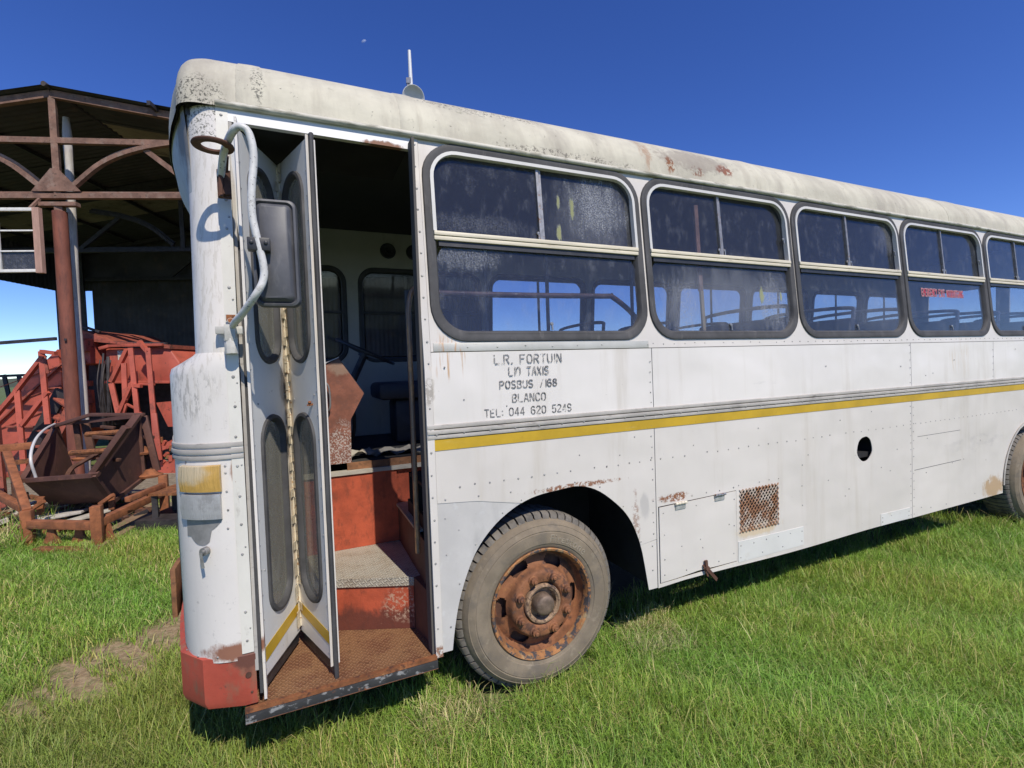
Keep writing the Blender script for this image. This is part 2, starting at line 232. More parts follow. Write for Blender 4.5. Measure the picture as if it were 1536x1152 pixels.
# ------------------------------------------------------------------ mesh builder
class MB:
    def __init__(s): s.v = []; s.f = []; s.mi = []; s.cur = 0
    def mat(s, i): s.cur = i; return s
    def add(s, vs, fs):
        b = len(s.v); s.v += [tuple(v) for v in vs]
        for f in fs: s.f.append([b + i for i in f]); s.mi.append(s.cur)
        return s
    def box(s, x0, x1, y0, y1, z0, z1, fn=None):
        vs = [(x, y, z) for z in (z0, z1) for y in (y0, y1) for x in (x0, x1)]
        if fn: vs = [fn(*v) for v in vs]
        return s.add(vs, [(0, 2, 3, 1), (4, 5, 7, 6), (0, 1, 5, 4), (2, 6, 7, 3), (0, 4, 6, 2), (1, 3, 7, 5)])
    def hexa(s, p): return s.add(p, [(0, 3, 2, 1), (4, 5, 6, 7), (0, 1, 5, 4), (1, 2, 6, 5), (2, 3, 7, 6), (3, 0, 4, 7)])
    def beam(s, a, b, w, h=None, up=(0, 0, 1)):
        a, b = Vector(a), Vector(b); h = h or w; d = (b - a).normalized(); up = Vector(up)
        if abs(d.dot(up)) > .97: up = Vector((0, 1, 0))
        x = d.cross(up).normalized() * w / 2; y = x.cross(d).normalized() * h / 2
        return s.hexa([a - x - y, a + x - y, a + x + y, a - x + y, b - x - y, b + x - y, b + x + y, b - x + y])
    def tube(s, pts, r, n=10, closed=False, taper=None):
        pts = [Vector(p) for p in pts]; N = len(pts); rings = []; prev = None
        for i, p in enumerate(pts):
            a = pts[(i - 1) % N] if (i or closed) else p; b = pts[(i + 1) % N] if (i < N - 1 or closed) else p
            t = (b - a).normalized()
            if prev is None:
                up = Vector((0, 0, 1)) if abs(t.z) < .9 else Vector((1, 0, 0)); x = t.cross(up).normalized()
            else: x = (prev - t * prev.dot(t)).normalized()
            prev = x; y = t.cross(x); rr = taper[i] if taper else r
            rings.append([p + (x * math.cos(k * 2 * PI / n) + y * math.sin(k * 2 * PI / n)) * rr for k in range(n)])
        vs = [v for q in rings for v in q]; fs = []
        for i in range(N if closed else N - 1):
            j = (i + 1) % N
            for k in range(n): k2 = (k + 1) % n; fs.append((i * n + k, i * n + k2, j * n + k2, j * n + k))
        if not closed: fs += [tuple(range(n))[::-1], tuple((N - 1) * n + k for k in range(n))]
        return s.add(vs, fs)
    def loft(s, loops, closed=True, cap0=False, cap1=False):
        n = len(loops[0]); vs = [v for q in loops for v in q]; fs = []
        for i in range(len(loops) - 1):
            for k in range(n if closed else n - 1):
                k2 = (k + 1) % n; fs.append((i * n + k, i * n + k2, (i + 1) * n + k2, (i + 1) * n + k))
        if cap0: fs.append(tuple(range(n))[::-1])
        if cap1: fs.append(tuple((len(loops) - 1) * n + k for k in range(n)))
        return s.add(vs, fs)
    def plate(s, outer, holes, fn, th):
        """2-D outline with holes -> plate; fn(u, v, depth) -> 3-D"""
        loops = [outer] + list(holes); flat = [p for q in loops for p in q]
        tri = tessellate_polygon([[Vector((p[0], p[1], 0)) for p in q] for q in loops])
        n = len(flat); s.add([fn(p[0], p[1], 0) for p in flat] + [fn(p[0], p[1], th) for p in flat], [])
        b = len(s.v) - 2 * n
        for t in tri:
            a, c, d = (flat[i] for i in t)
            if (c[0] - a[0]) * (d[1] - a[1]) - (c[1] - a[1]) * (d[0] - a[0]) < 0: t = t[::-1]
            s.f.append([b + i for i in t]); s.mi.append(s.cur); s.f.append([b + n + i for i in t[::-1]]); s.mi.append(s.cur)
        o = 0
        for q in loops:
            for k in range(len(q)):
                k2 = (k + 1) % len(q); s.f.append([b + o + k, b + o + k2, b + n + o + k2, b + n + o + k]); s.mi.append(s.cur)
            o += len(q)
        return s
    def lathe(s, prof, c, n=64, axis='y', a0=0, a1=2 * PI, skip=None):
        """prof: (radius, axial offset)"""
        full = abs(a1 - a0 - 2 * PI) < 1e-6; m = n if full else n + 1; vs = []
        for r, t in prof:
            for k in range(m):
                a = a0 + (a1 - a0) * k / n
                if axis == 'y': vs.append((c[0] + r * math.cos(a), c[1] + t, c[2] + r * math.sin(a)))
                elif axis == 'z': vs.append((c[0] + r * math.cos(a), c[1] + r * math.sin(a), c[2] + t))
                else: vs.append((c[0] + t, c[1] + r * math.cos(a), c[2] + r * math.sin(a)))
        fs = []
        for i in range(len(prof) - 1):
            for k in range(n):
                if skip and skip(i, k): continue
                k2 = (k + 1) % m; fs.append((i * m + k, i * m + k2, (i + 1) * m + k2, (i + 1) * m + k))
        return s.add(vs, fs)
    def dome(s, p, nrm, r, h):
        """a rivet head"""
        nrm = Vector(nrm).normalized(); u = nrm.orthogonal().normalized(); v = nrm.cross(u); p = Vector(p); vs = []
        for rr, hh in ((1, 0), (.7, .7)):
            for k in range(6): a = k * PI / 3; vs.append(p + (u * math.cos(a) + v * math.sin(a)) * r * rr + nrm * h * hh)
        vs.append(p + nrm * h); fs = [(k, (k + 1) % 6, 6 + (k + 1) % 6, 6 + k) for k in range(6)] + [(6 + k, 6 + (k + 1) % 6, 12) for k in range(6)]
        return s.add(vs, fs)
    def build(s, name, mats, parent=None, smooth=40, bevel=0):
        me = bpy.data.meshes.new(name); off = Vector((0, 0, 0))
        q = parent
        while q is not None: off += q.location; q = q.parent
        vs = [(v[0] - off.x, v[1] - off.y, v[2] - off.z) for v in s.v]
        me.from_pydata(vs, [], s.f); mats = mats if isinstance(mats, (list, tuple)) else [mats]
        for m in mats: me.materials.append(m)
        me.polygons.foreach_set('material_index', s.mi); me.validate()
        bm = bmesh.new(); bm.from_mesh(me)
        if bevel:
            bmesh.ops.remove_doubles(bm, verts=bm.verts, dist=1e-5)
            es = [e for e in bm.edges if len(e.link_faces) == 2 and e.calc_face_angle(0) > .5]
            bmesh.ops.bevel(bm, geom=es, offset=bevel, segments=2, profile=.5, affect='EDGES', clamp_overlap=True)
        bmesh.ops.recalc_face_normals(bm, faces=bm.faces); bm.to_mesh(me); bm.free()
        if smooth:
            me.shade_smooth(); me.set_sharp_from_angle(angle=math.radians(smooth))
        o = bpy.data.objects.new(name, me); COL.objects.link(o)
        if parent: o.parent = parent
        return o

def tag(o, label=None, cat=None, group=None, kind=None):
    for k, v in (('label', label), ('category', cat), ('group', group), ('kind', kind)):
        if v: o[k] = v
    return o
def thing(name, loc, label, cat, group=None):
    o = bpy.data.objects.new(name, None); COL.objects.link(o); o.location = loc; o.empty_display_size = .2
    return tag(o, label, cat, group)
def at(u, v, d):
    """a point seen at photo pixel (u, v), d metres along the view axis"""
    a, b = (u - 768) / FPX, (v - 576) / FPX
    return CAM + Vector([(RM[0][i] * a + RM[1][i] * b + RM[2][i]) * d for i in range(3)])
def rrect(x0, x1, z0, z1, r, n=8):
    out = []
    for cx, cz, a in ((x1 - r, z0 + r, -90), (x1 - r, z1 - r, 0), (x0 + r, z1 - r, 90), (x0 + r, z0 + r, 180)):
        for k in range(n + 1): t = math.radians(a + 90 * k / n); out.append((cx + r * math.cos(t), cz + r * math.sin(t)))
    return out
def bez(pts, n=8):
    """Catmull-Rom through pts"""
    P = [Vector(p) for p in pts]; P = [2 * P[0] - P[1]] + P + [2 * P[-1] - P[-2]]; out = []
    for i in range(1, len(P) - 2):
        for k in range(n):
            t = k / n; a, b, c, d = P[i - 1:i + 3]
            out.append(.5 * (2 * b + (c - a) * t + (2 * a - 5 * b + 4 * c - d) * t * t + (3 * b - a - 3 * c + d) * t ** 3))
    return out + [P[-2]]
# ================================================================== BUS
T = .0884; ZS = 1.861; XR = 9.9; W = 2.45
def yl(z): return max(0.0, T * (z - ZS))
def side(x, z, d): return (x, yl(z) + d, z)
BUS = thing('old_bus', (4.6, 1.2, 0), 'old white single-deck bus with a rusted front wheel and folded-open door, parked on the grass', 'bus')
def part(mb, name, mats, parent=BUS, **k):
    return mb.build(name, mats, parent, **k)
PW = [white, rivm, seam]
def rivets(mb, pts, r=.0065, h=.004, fn=side, nrm=(0, -1, 0)):
    c = mb.cur; mb.mat(1)
    for x, z in pts:
        if random.random() < .93: mb.dome(fn(x + random.gauss(0, .002), z + random.gauss(0, .002), -.0002), nrm, r * random.uniform(.8, 1.15), h)
    mb.mat(c)
def line(a, b, step):
    n = max(1, int(math.hypot(b[0] - a[0], b[1] - a[1]) / step)); return [(a[0] + (b[0] - a[0]) * i / n, a[1] + (b[1] - a[1]) * i / n) for i in range(n + 1)]
# ---- upper waist panels (lettering panel first)
for x0, x1 in ((.891, 2.282), (2.287, 5.064), (5.069, 6.455), (6.46, XR)):
    m = MB(); m.plate([(x0, 1.572), (x1, 1.572), (x1, 1.936), (x0, 1.936)], [], side, .004)
    rivets(m, line((x1 - .018, 1.60), (x1 - .018, 1.92), .055), .0045)
    rivets(m, [(random.uniform(x0, x1), random.uniform(1.6, 1.9)) for _ in range(3)], .005)
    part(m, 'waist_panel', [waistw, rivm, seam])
# ---- rail between waist panels and windows
m = MB(); m.box(.905, 2.262, -.004, .004, 1.940, 1.984, lambda x, y, z: side(x, z, y))
rivets(m, line((.92, 1.962), (2.25, 1.962), .16), .006, fn=lambda x, z, d: side(x, z, -.004))
part(m, 'aluminium_trim_strip', [mat('dull_aluminium_strip', (.50, .49, .44), .5, .1, var=(4, .1), layers=[dict(c=(.50, .25, .08), s=(8, 8, 3), at=((1.0, 0, 1.96), (.10, .2, .09)), amt=.7, speck=(60, 60, 3), lo=.5, hi=.64), dict(c=(.2, .18, .15), s=(5, 5, 40), lo=.62, hi=.70, amt=.7)]), rivm], bevel=.0015)
# ---- window band
NW = 6; WC = [1.588 + 1.389 * i for i in range(NW)]
holes = [rrect(c - .655, c + .655, 2.02, 3.01, .155)[::-1] for c in WC]
m = MB(); m.plate([(.891, 1.94), (XR, 1.94), (XR, 3.045), (.891, 3.045)], holes, side, .03)
rivets(m, line((2.3, 1.965), (XR - .1, 1.965), .085), .0045)
part(m, 'window_band', PW)
# ---- lower panels
arch = [(.942, .40), (.959, .513), (.990, .653), (1.044, .80), (1.111, .918), (1.21, 1.019), (1.331, 1.093), (1.45, 1.132), (1.60, 1.147), (1.735, 1.150), (1.870, 1.100), (2.010, .988), (2.085, .895), (2.129, .805), (2.165, .70), (2.188, .586), (2.203, .50), (2.215, .432)]
archf = bez([(a, 0, b) for a, b in arch], 4); archf = [(p.x, p.z) for p in archf]
iseam = min(range(len(archf)), key=lambda i: abs(archf[i][0] - 1.36)); ilow = min(range(len(archf)), key=lambda i: abs(archf[i][1] - .735) + (0 if archf[i][0] > 1.8 else 9))
m = MB()
up = archf[iseam:ilow + 1]
m.plate([(.891, 1.172)] + [(1.1, 1.155)] + up + [(2.282, .742), (2.282, 1.488), (.891, 1.488)], [], side, .004)
rivets(m, line((.93, 1.243), (2.25, 1.243), .082), .0062); rivets(m, [(p[0], p[1] + .022) for p in up[::5]], .005)
rivets(m, line((2.262, .78), (2.262, 1.46), .062), .006); rivets(m, line((.93, 1.185), (1.30, 1.178), .125), .007)
rivets(m, [(1.74, 1.33), (2.02, 1.30), (2.13, 1.40)], .005)
part(m, 'arch_panel', PW)
m = MB(); m.plate([(.891, .40)] + archf[:iseam + 1] + [(1.1, 1.156), (.891, 1.173)], [], lambda x, z, d: side(x, z, d + .003), .004)
rivets(m, [(p[0] - .022, p[1] + .008) for p in archf[4:iseam:6]], .005, fn=lambda x, z, d: side(x, z, d + .003)); rivets(m, [(.93, 1.09), (.93, .9), (1.0, 1.02)], .004, fn=lambda x, z, d: side(x, z, d + .003))
part(m, 'primer_arch_panel', [grey_p, rivm])
m = MB(); m.plate(archf[ilow:] + [(2.282, .432), (2.282, .738)], [], lambda x, z, d: side(x, z, d + .002), .004)
rivets(m, [(2.25, .70), (2.247, .55), (2.23, .48)], .005)
part(m, 'arch_foot_panel', PW)
m = MB()
hatch_h = [(2.300, .452), (2.300, .943), (2.976, .956), (2.976, .464)]
mesh_h = rrect(3.012, 3.380, .690, .945, .01, 2)[::-1]
hole_h = [(4.406 + .099 * math.cos(a) * (1 + .03 * math.sin(5 * a)), 1.094 - .099 * math.sin(a) * (1 + .05 * (a > 4.8))) for a in np.linspace(0, 2 * PI, 29)[:-1]]
m.plate([(2.287, .428)] + [(x, .430 + .006 * math.sin(x * 3.1)) for x in np.linspace(2.5, 5.0, 18)] + [(5.064, .43), (5.064, 1.488), (2.287, 1.488)], [hatch_h, mesh_h, hole_h], side, .005)
rivets(m, [p for p in line((2.33, 1.243), (5.04, 1.243), .095)], .0055); rivets(m, line((2.33, .972), (2.95, .982), .12), .006); rivets(m, line((3.0, .985), (3.4, .985), .09), .005)
rivets(m, line((5.046, .46), (5.046, 1.46), .062), .0052)
rivets(m, [(3.65, 1.05), (3.65, .9), (3.65, .75), (3.72, 1.12), (3.95, .9), (4.2, .8), (4.62, .92), (4.75, .88), (4.85, 1.05), (4.1, 1.35), (3.2, 1.36), (2.6, 1.3), (4.5, 1.39), (4.15, .75), (3.0, .66), (3.3, .655)], .0055)
part(m, 'skirt_panel', PW)
for x0, x1, z0, z1 in ((2.985, 3.656, .455, .592), (4.612, 5.03, .437, .527)):
    m = MB(); m.plate([(x0, z0), (x1, z0), (x1, z1), (x0, z1 + .006)], [], lambda x, z, d: side(x, z, d - .003), .003)
    rivets(m, line((x0 + .02, z1 - .025), (x1 - .02, z1 - .03), .11) + line((x0 + .02, z0 + .03), (x1 - .02, z0 + .03), .2), .005, fn=lambda x, z, d: side(x, z, d - .003))
    part(m, 'patch_plate', [mat('patch_paint', (.66, .645, .60), .45, var=(3, .05), layers=[dict(c=(.45, .38, .27), s=9, lo=.58, hi=.75, amt=.5)]), rivm])
RA = 7.41; RC = 7.247
rarch = [(RC - .62, .43)] + [(RC + .62 * math.cos(a), .53 + .56 * math.sin(a)) for a in np.linspace(PI * .99, PI * .01, 26)] + [(RC + .62, .43)]
m = MB(); m.plate([(5.069, .43)] + rarch + [(XR, .43), (XR, 1.488), (5.069, 1.488)], [], side, .005)
rivets(m, line((5.09, .46), (5.09, 1.46), .07), .005); rivets(m, line((5.12, 1.243), (6.9, 1.243), .075), .005)
rivets(m, [(5.3, 1.1), (5.28, .8), (5.5, .83), (5.7, .84), (5.9, .85), (6.2, 1.0), (6.3, .8), (6.35, .6), (6.1, .5), (5.6, .47), (6.0, 1.2), (5.2, .5), (5.35, .48)], .006)
m.mat(2); m.box(5.10, 5.85, -.0012, 0, .838, .842, lambda x, y, z: (x, y, z + (x - 5.1) * .012)); m.box(5.15, 5.84, -.0012, 0, 1.125, 1.128)
part(m, 'rear_skirt_panel', PW)
# dark seam filler behind panels, and bright lip under the skirt
m = MB(); m.box(.889, XR, .0055, .012, 1.40, 1.60); m.box(2.27, 2.30, .0055, .012, .44, 1.5); m.box(5.05, 5.08, .006, .012, .44, 1.5); m.box(.889, 1.5, .0095, .014, 1.14, 1.18)
m.box(.889, XR, .006, .012, 1.60, 1.86)
part(m, 'panel_backing', seam, smooth=0)
# ---- belt moulding and stripe
m = MB()
for z0, z1, d in ((1.497, 1.519, .009), (1.5215, 1.546, .0125), (1.5485, 1.572, .009)):
    m.loft([[(x, 0, z0), (x, -d * .8, z0 + .003), (x, -d, (z0 + z1) / 2), (x, -d * .8, z1 - .003), (x, 0, z1)] for x in np.linspace(.855, XR, 40)], closed=False, cap0=True, cap1=True)
m.mat(1)
for x in np.arange(.9, XR, .145): m.dome((x, -.008, 1.5205), (0, -1, 0), .006, .004)
part(m, 'belt_moulding', [moulding, rivm])
m = MB(); m.plate([(.862, 1.440), (.858, 1.47), (.875, 1.4945), (XR, 1.4945), (XR, 1.440)], [], lambda x, z, d: (x, d - .0035, z), .003)
part(m, 'yellow_stripe', yellow)
# ---- rear jamb strip of the door
m = MB(); m.plate([(.853, .385), (.889, .385), (.889, 1.84), (.889, 3.045), (.853, 3.045), (.853, 1.84)], [], lambda x, z, d: side(x, z, d - .004), .02)
rivets(m, line((.871, .42), (.871, 3.0), .108), .0062, fn=lambda x, z, d: side(x, z, d - .004))
m.mat(2); m.box(.84, .853, .02, .10, .39, 3.0)
part(m, 'door_jamb', PW)
m = MB(); m.plate([(.046, 2.975), (.852, 2.972), (.852, 3.045), (.046, 3.045)], [], lambda x, z, d: side(x, z, d - .002), .03)
m.mat(1); m.box(.046, .852, .03, .5, 3.0, 3.04, lambda x, y, z: (x, y + yl(z), z))
part(m, 'door_header', [mat('header_paint', (.74, .725, .70), .4, var=(3, .04), layers=[dict(c=RUST, s=(26, 26, 20), at=((.72, .1, 2.975), (.12, .2, .022)), amt=.9, rough=.9)]), dark])
# ---- windows
def ringloft(mb, loops3): mb.loft([[side(x, z, d) for x, z in q] for q, d in loops3])
def latch(c, z, p, d=-.004):
    m = MB(); m.lathe([(0, -.006), (.009, -.005), (.011, 0), (.0, 0)], side(c, z, d), 10, 'y'); m.box(c - .004, c + .004, -.008 + d, d, z - .035, z - .005, lambda x, y, q: side(x, q, y)); part(m, 'latch', steel, p)
for i, c in enumerate(WC):
    o = lambda k: rrect(c - .687 + k, c + .687 - k, 1.988 + k, 3.035 - k, .19 - k * .8)
    m = MB(); ringloft(m, [(o(0), 0), (o(.004), -.011), (o(.02), -.015), (o(.034), -.009), (o(.046), -.010), (o(.053), -.002), (o(.060), .022)])
    m.mat(1); m.box(c - .62, c + .62, -.005, .022, 2.485, 2.512, lambda x, y, z: side(x, z, y))
    win = part(m, 'window', [rubber, black], smooth=50)
    # bright upper frame
    path = rrect(c - .647, c + .647, 2.03, 2.992, .15); top = [p for p in path if p[1] > 2.56]; top = [(c + .647, 2.56)] + top + [(c - .647, 2.56)]
    inn = [(min(max(x, c - .624), c + .624) if abs(x - c) > .6 else x, z) for x, z in top]
    inr = rrect(c - .629, c + .629, 2.05, 2.974, .132); inr = [(c + .629, 2.56)] + [p for p in inr if p[1] > 2.56] + [(c - .629, 2.56)]
    m = MB(); m.loft([[side(x, z, -.004) for x, z in top], [side(x, z, -.0165) for x, z in top], [side(x, z, -.0165) for x, z in inr], [side(x, z, .02) for x, z in inr]], closed=False)
    part(m, 'upper_frame', mat('white_window_frame', (.62, .60, .555), .4, var=(6, .05), layers=[dict(c=(.45, .42, .36), s=14, lo=.62, hi=.74, amt=.5)]) if i == 0 else bpy.data.materials['white_window_frame'], win)
    m = MB()
    for z0, z1, d in ((2.513, 2.535, .017), (2.537, 2.559, .022)): m.box(c - .645, c + .645, -d, .015, z0, z1, lambda x, y, z: side(x, z, y))
    part(m, 'middle_rail', creamrail, win, bevel=.003)
    m = MB(); m.box(c - .024, c - .008, .002, .02, 2.556, 2.97, lambda x, y, z: side(x, z, y)); m.box(c - .003, c + .010, .010, .028, 2.556, 2.97, lambda x, y, z: side(x, z, y))
    part(m, 'mullion', tube if i else steel, win)
    m = MB(); m.plate([(c - .63, 2.55), (c - .005, 2.55), (c - .005, 2.985), (c - .63, 2.985)], [], lambda x, z, d: side(x, z, d + .014), .004)
    m.plate([(c - .015, 2.55), (c + .632, 2.55), (c + .632, 2.985), (c - .015, 2.985)], [], lambda x, z, d: side(x, z, d + .022), .004)
    part(m, 'upper_pane', glassm, win, smooth=0)
    m = MB(); m.plate(rrect(c - .635, c + .635, 2.03, 2.52, .13), [], lambda x, z, d: side(x, z, d + .010), .004)
    part(m, 'lower_pane', glassm, win, smooth=0)
    latch(c - .03, 2.60, win, .01); latch(c + .01, 2.085, win, .006)
    if i: latch(c + .02, 2.60, win, .014); latch(c + .61, 2.72, win, .0)
# ---- front corner
def plan_lower(r, f, bulge, dx=0.0, n=9, y0=0.0):
    """half-front outline starting on the near side going round the front to the far side"""
    p = [(dx, y0)] + [(-r * math.sin(a) + dx * 0, y0 + r - r * math.cos(a)) for a in np.linspace(0.0, PI / 2, n)]
    far = [(x, W - y) for x, y in p][::-1]; yc = W / 2; h = yc - (y0 + r)
    mid = [(-r - bulge * (1 - ((y - yc) / h) ** 2), y) for y in np.linspace(y0 + r, W - y0 - r, 15)[1:-1]]
    return p + mid + far
def L3(pl, z): return [(x, y, z) for x, y in pl]
A0 = plan_lower(.247, 0, .11)
m = MB(); m.loft([L3(plan_lower(.234, 0, .10), .618), L3(A0, .66), L3(A0, 1.2), L3(A0, 1.865), L3(plan_lower(.238, 0, .10), 1.893), L3(plan_lower(.142, 0, .09, y0=.003), 1.945), L3(plan_lower(.132, 0, .09, y0=yl(1.95)), 1.955)], closed=False)
m.mat(1)
for k in (3, 5, 7): x, y = A0[k]; m.dome((x, y, .645), (x + .0, y - .247, 0), .005, .004)
part(m, 'front_panel', [corner_w, rivm], smooth=60)
def up_plan(z, r=.13, b=.09, n=9): return plan_lower(r, 0, b, y0=yl(z), n=n)
Z2 = (1.955, 2.2, 2.5, 2.8, 3.036)
for sgn in (0, 1):
    m = MB(); lo = []
    for z in Z2:
        q = up_plan(z)[:10]; q = q + [(q[-1][0] + .005, q[-1][1] + .05), (q[-1][0] + .06, q[-1][1] + .05)]
        if sgn: q = [(x, W - y) for x, y in q]
        lo.append(L3(q, z))
    m.loft(lo, closed=False)
    part(m, 'corner_post', corner_w, smooth=60)
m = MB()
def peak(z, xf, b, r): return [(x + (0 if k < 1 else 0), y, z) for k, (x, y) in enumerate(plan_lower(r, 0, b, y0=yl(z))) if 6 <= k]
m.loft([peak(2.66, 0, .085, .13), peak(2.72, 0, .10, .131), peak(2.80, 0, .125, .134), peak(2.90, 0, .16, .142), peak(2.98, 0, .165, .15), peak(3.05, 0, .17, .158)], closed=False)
part(m, 'front_peak', mat('grimy_shaded_peak_paint', (.50, .52, .50), .6, var=(3, .1), layers=[dict(c=(.20, .17, .13), s=6, at=((-.2, .12, 2.95), (.2, .34, .30)), amt=.85), dict(c=(.1, .09, .07), s=40, lo=.6, hi=.68, amt=.6)]), smooth=60)  # brown near band is shading painted into the colour; the fine specks are grime
# windscreen in the front opening, with a rubber surround
m = MB(); lo = []
for z in (1.955, 2.72):
    q = [p for p in up_plan(z) if .2 < p[1] < W - .2]; lo.append([(x + .012, y, z) for x, y in q])
m.loft(lo, closed=False); ws = part(m, 'windscreen', glassfar)
m = MB(); m.box(-.24, -.19, W / 2 - .03, W / 2 + .03, 1.96, 2.72); part(m, 'centre_post', rubber, ws)
# headlamp surround on the front face
m = MB()
m.tube(bez([(-.232, .30, 1.45), (-.245, .30, 1.30), (-.248, .30, 1.12), (-.245, .30, .98), (-.24, .33, .88), (-.27, .6, .80), (-.32, 1.0, .78)], 5), .018, 8)
part(m, 'headlamp_surround', rubber)
m = MB(); m.box(-.415, -.39, .80, 1.0, .53, .80); part(m, 'number_plate_board', browntrim, bevel=.004)
# corner strip with rivets, channel
m = MB(); m.plate([(.0, .645), (.046, .645), (.046, 1.84), (.046, 3.04), (.0, 3.04), (.0, 1.84)], [], lambda x, z, d: side(x, z, d - .004), .01)
rivets(m, line((.023, .70), (.023, 3.0), .125), .0065, fn=lambda x, z, d: side(x, z, d - .004)); rivets(m, line((.037, .75), (.037, 2.9), .31), .0045, fn=lambda x, z, d: side(x, z, d - .004))
part(m, 'corner_strip', [strip_w, rivm])
m = MB(); m.box(.047, .060, -.006, .03, .56, 2.97, lambda x, y, z: side(x, z, y)); m.mat(1); m.box(.0605, .072, .0, .05, .45, 2.97, lambda x, y, z: side(x, z, y))
part(m, 'door_seal', [moulding, rubber])
# moulding wrapping the corner
m = MB()
for z0, z1, d in ((1.497, 1.519, .009), (1.5215, 1.546, .012), (1.5485, 1.572, .009)):
    ring = []
    for k, (x, y) in enumerate([(.046, 0)] + A0[:14]):
        if k < 2: nx, ny = 0, -1
        else:
            v = Vector((x, y - .247)); v = v.normalized() if y < .24 else Vector((-1, 0)); nx, ny = v.x, v.y
        ring.append([(x + nx * e, y + ny * e, z) for e, z in ((-.004, z0), (d * .8, z0 + .003), (d, (z0 + z1) / 2), (d * .8, z1 - .003), (-.004, z1))])
    m.loft(ring, closed=False)
part(m, 'corner_moulding', moulding)
# lamps on the corner
def cpt(s_, z, e):
    """point on the lower corner surface at arc length s_ from the side plane"""
    a = s_ / .247; return (-(.247 + e) * math.sin(a), .247 - (.247 + e) * math.cos(a), z)
def lamp(name, s0, s1, z0, z1, mt, cut=0, parent=BUS):
    m = MB(); S_ = np.linspace(s0, s1, 12)
    def zb(s_): return z0 + cut * ((s_ - s0) / (s1 - s0)) ** 1.5
    m.loft([[cpt(s_, zb(s_), .001), cpt(s_, zb(s_) + .004, .018), cpt(s_, (z0 + z1) / 2, .024), cpt(s_, z1 - .004, .018), cpt(s_, z1, .001)] for s_ in S_], closed=False, cap0=True, cap1=True)
    return part(m, name, mt, parent, smooth=50)
lamp('indicator_lamp', .042, .222, 1.362, 1.478, lens_a)
lamp('side_lamp', .046, .218, 1.245, 1.357, lens_c)
m = MB(); S_ = np.linspace(.046, .215, 16)
m.loft([[cpt(s_, 1.243, .0005), cpt(s_, 1.243 - .11 * math.sin(min(1, (s_ - .046) / .169 * 1.15) * PI / 1.25) ** .8 * (0.55 + .45 * (s_ > .1)), .0015)] for s_ in S_], closed=False)
part(m, 'lamp_recess', mat('lamp_recess_grey', (.30, .29, .28), .4, .3, var=(12, .2)))
for s_, z in ((.026, 1.44), (.025, 1.36), (.024, 1.28), (.026, 1.47), (.028, 1.20), (.2, 1.49)): m = MB(); m.dome(cpt(s_, z, 0), (-.3, -1, 0), .0055, .003); part(m, 'lamp_screw', rivm)
c0 = Vector(cpt(.115, 1.115, .004))
m = MB(); m.tube([c0, c0 + Vector((-.012, -.02, 0))], .017, 12); m.tube([c0 + Vector((-.012, -.02, 0)), c0 + Vector((-.016, -.027, 0))], .010, 10); m.beam(c0 + Vector((-.018, -.03, -.0)), c0 + Vector((-.012, -.03, -.065)), .011, .006)
part(m, 'panel_lock', steel)
# ---- bumper
B0 = plan_lower(.278, 0, .10); B0 = [(.050, -.004)] + [(x, y - .004 if y < .3 else y) for x, y in B0[1:]]
ch = [0, 1, 4, 7, 10] + list(range(11, len(B0)))
Bq = [B0[i] for i in ch]
m = MB(); m.loft([[(x * .8 if k else x, y + .02, .655) for k, (x, y) in enumerate(Bq)], L3(Bq, .635), L3(Bq, .60), L3(Bq, .445), [(x + (.01 if x < -.1 else 0), y + .008, .412) for x, y in Bq], [(x + .08 if x < 0 else x, y + .05, .41) for x, y in Bq]], closed=False)
m.mat(1); m.lathe([(0, 0), (.012, 0), (.012, .004), (0, .004)], (.02, -.010, .55), 12, 'y'); m.dome((.03, -.006, .47), (0, -1, 0), .006, .004)
part(m, 'bumper', [bumper_r, rustdk], smooth=25)
# ---- roof
def outl(ins, z, xf=-.160, b=.17, r=.10):
    y0 = yl(3.05) - .012 + ins; rr = r + ins * .02; x0 = xf + ins * .10; yc = W / 2; h = yc - y0 - rr
    near = [(x, y0) for x in np.linspace(XR, x0 + rr, 40)] + [(x0 + rr - rr * math.sin(a), y0 + rr - rr * math.cos(a)) for a in np.linspace(0, PI / 2, 12)[1:]]
    far = [(x, W - y) for x, y in near][::-1]
    mid = [(x0 - b * (1 - ((y - yc) / h) ** 2), y) for y in np.linspace(y0 + rr, W - y0 - rr, 13)[1:-1]]
    return [(x, y, z - (.05 * max(0, .25 - x) ** 1.5 if z > 3.1 else 0)) for x, y in near + mid + far]
m = MB(); lv = [outl(-.004, 3.032), outl(0, 3.05)]
for k in range(1, 11): t = k / 10 * PI / 2; lv.append(outl(.50 * (1 - math.cos(t)), 3.06 + .358 * math.sin(t)))
lv.append(outl(.85, 3.44))
m.loft(lv, closed=False)
n_ = len(lv[0]); last = lv[-1]; m.add([(p[0], p[1], p[2] + .001) for p in last], [tuple(range(n_))])
part(m, 'roof', roofm, smooth=50)
def rp(x, k, e=.006):
    t = k / 12 * PI / 2; return (x, yl(3.05) - .012 + .50 * (1 - math.cos(t)) - e * math.cos(t), 3.06 + .358 * math.sin(t) + e * math.sin(t) - .05 * max(0, .25 - x) ** 1.5)
for x, wd in ((.13, .05), (.855, .05), (3.40, .05), (5.9, .03), (6.25, .06)):
    m = MB(); m.loft([[rp(x - wd, k, -.001), rp(x - wd * .9, k, .0025), rp(x + wd * .2, k, .004), rp(x + wd * .9, k, .0025), rp(x + wd, k, -.001)] for k in range(13)], closed=False)
    part(m, 'roof_strap', roofm)
m = MB()
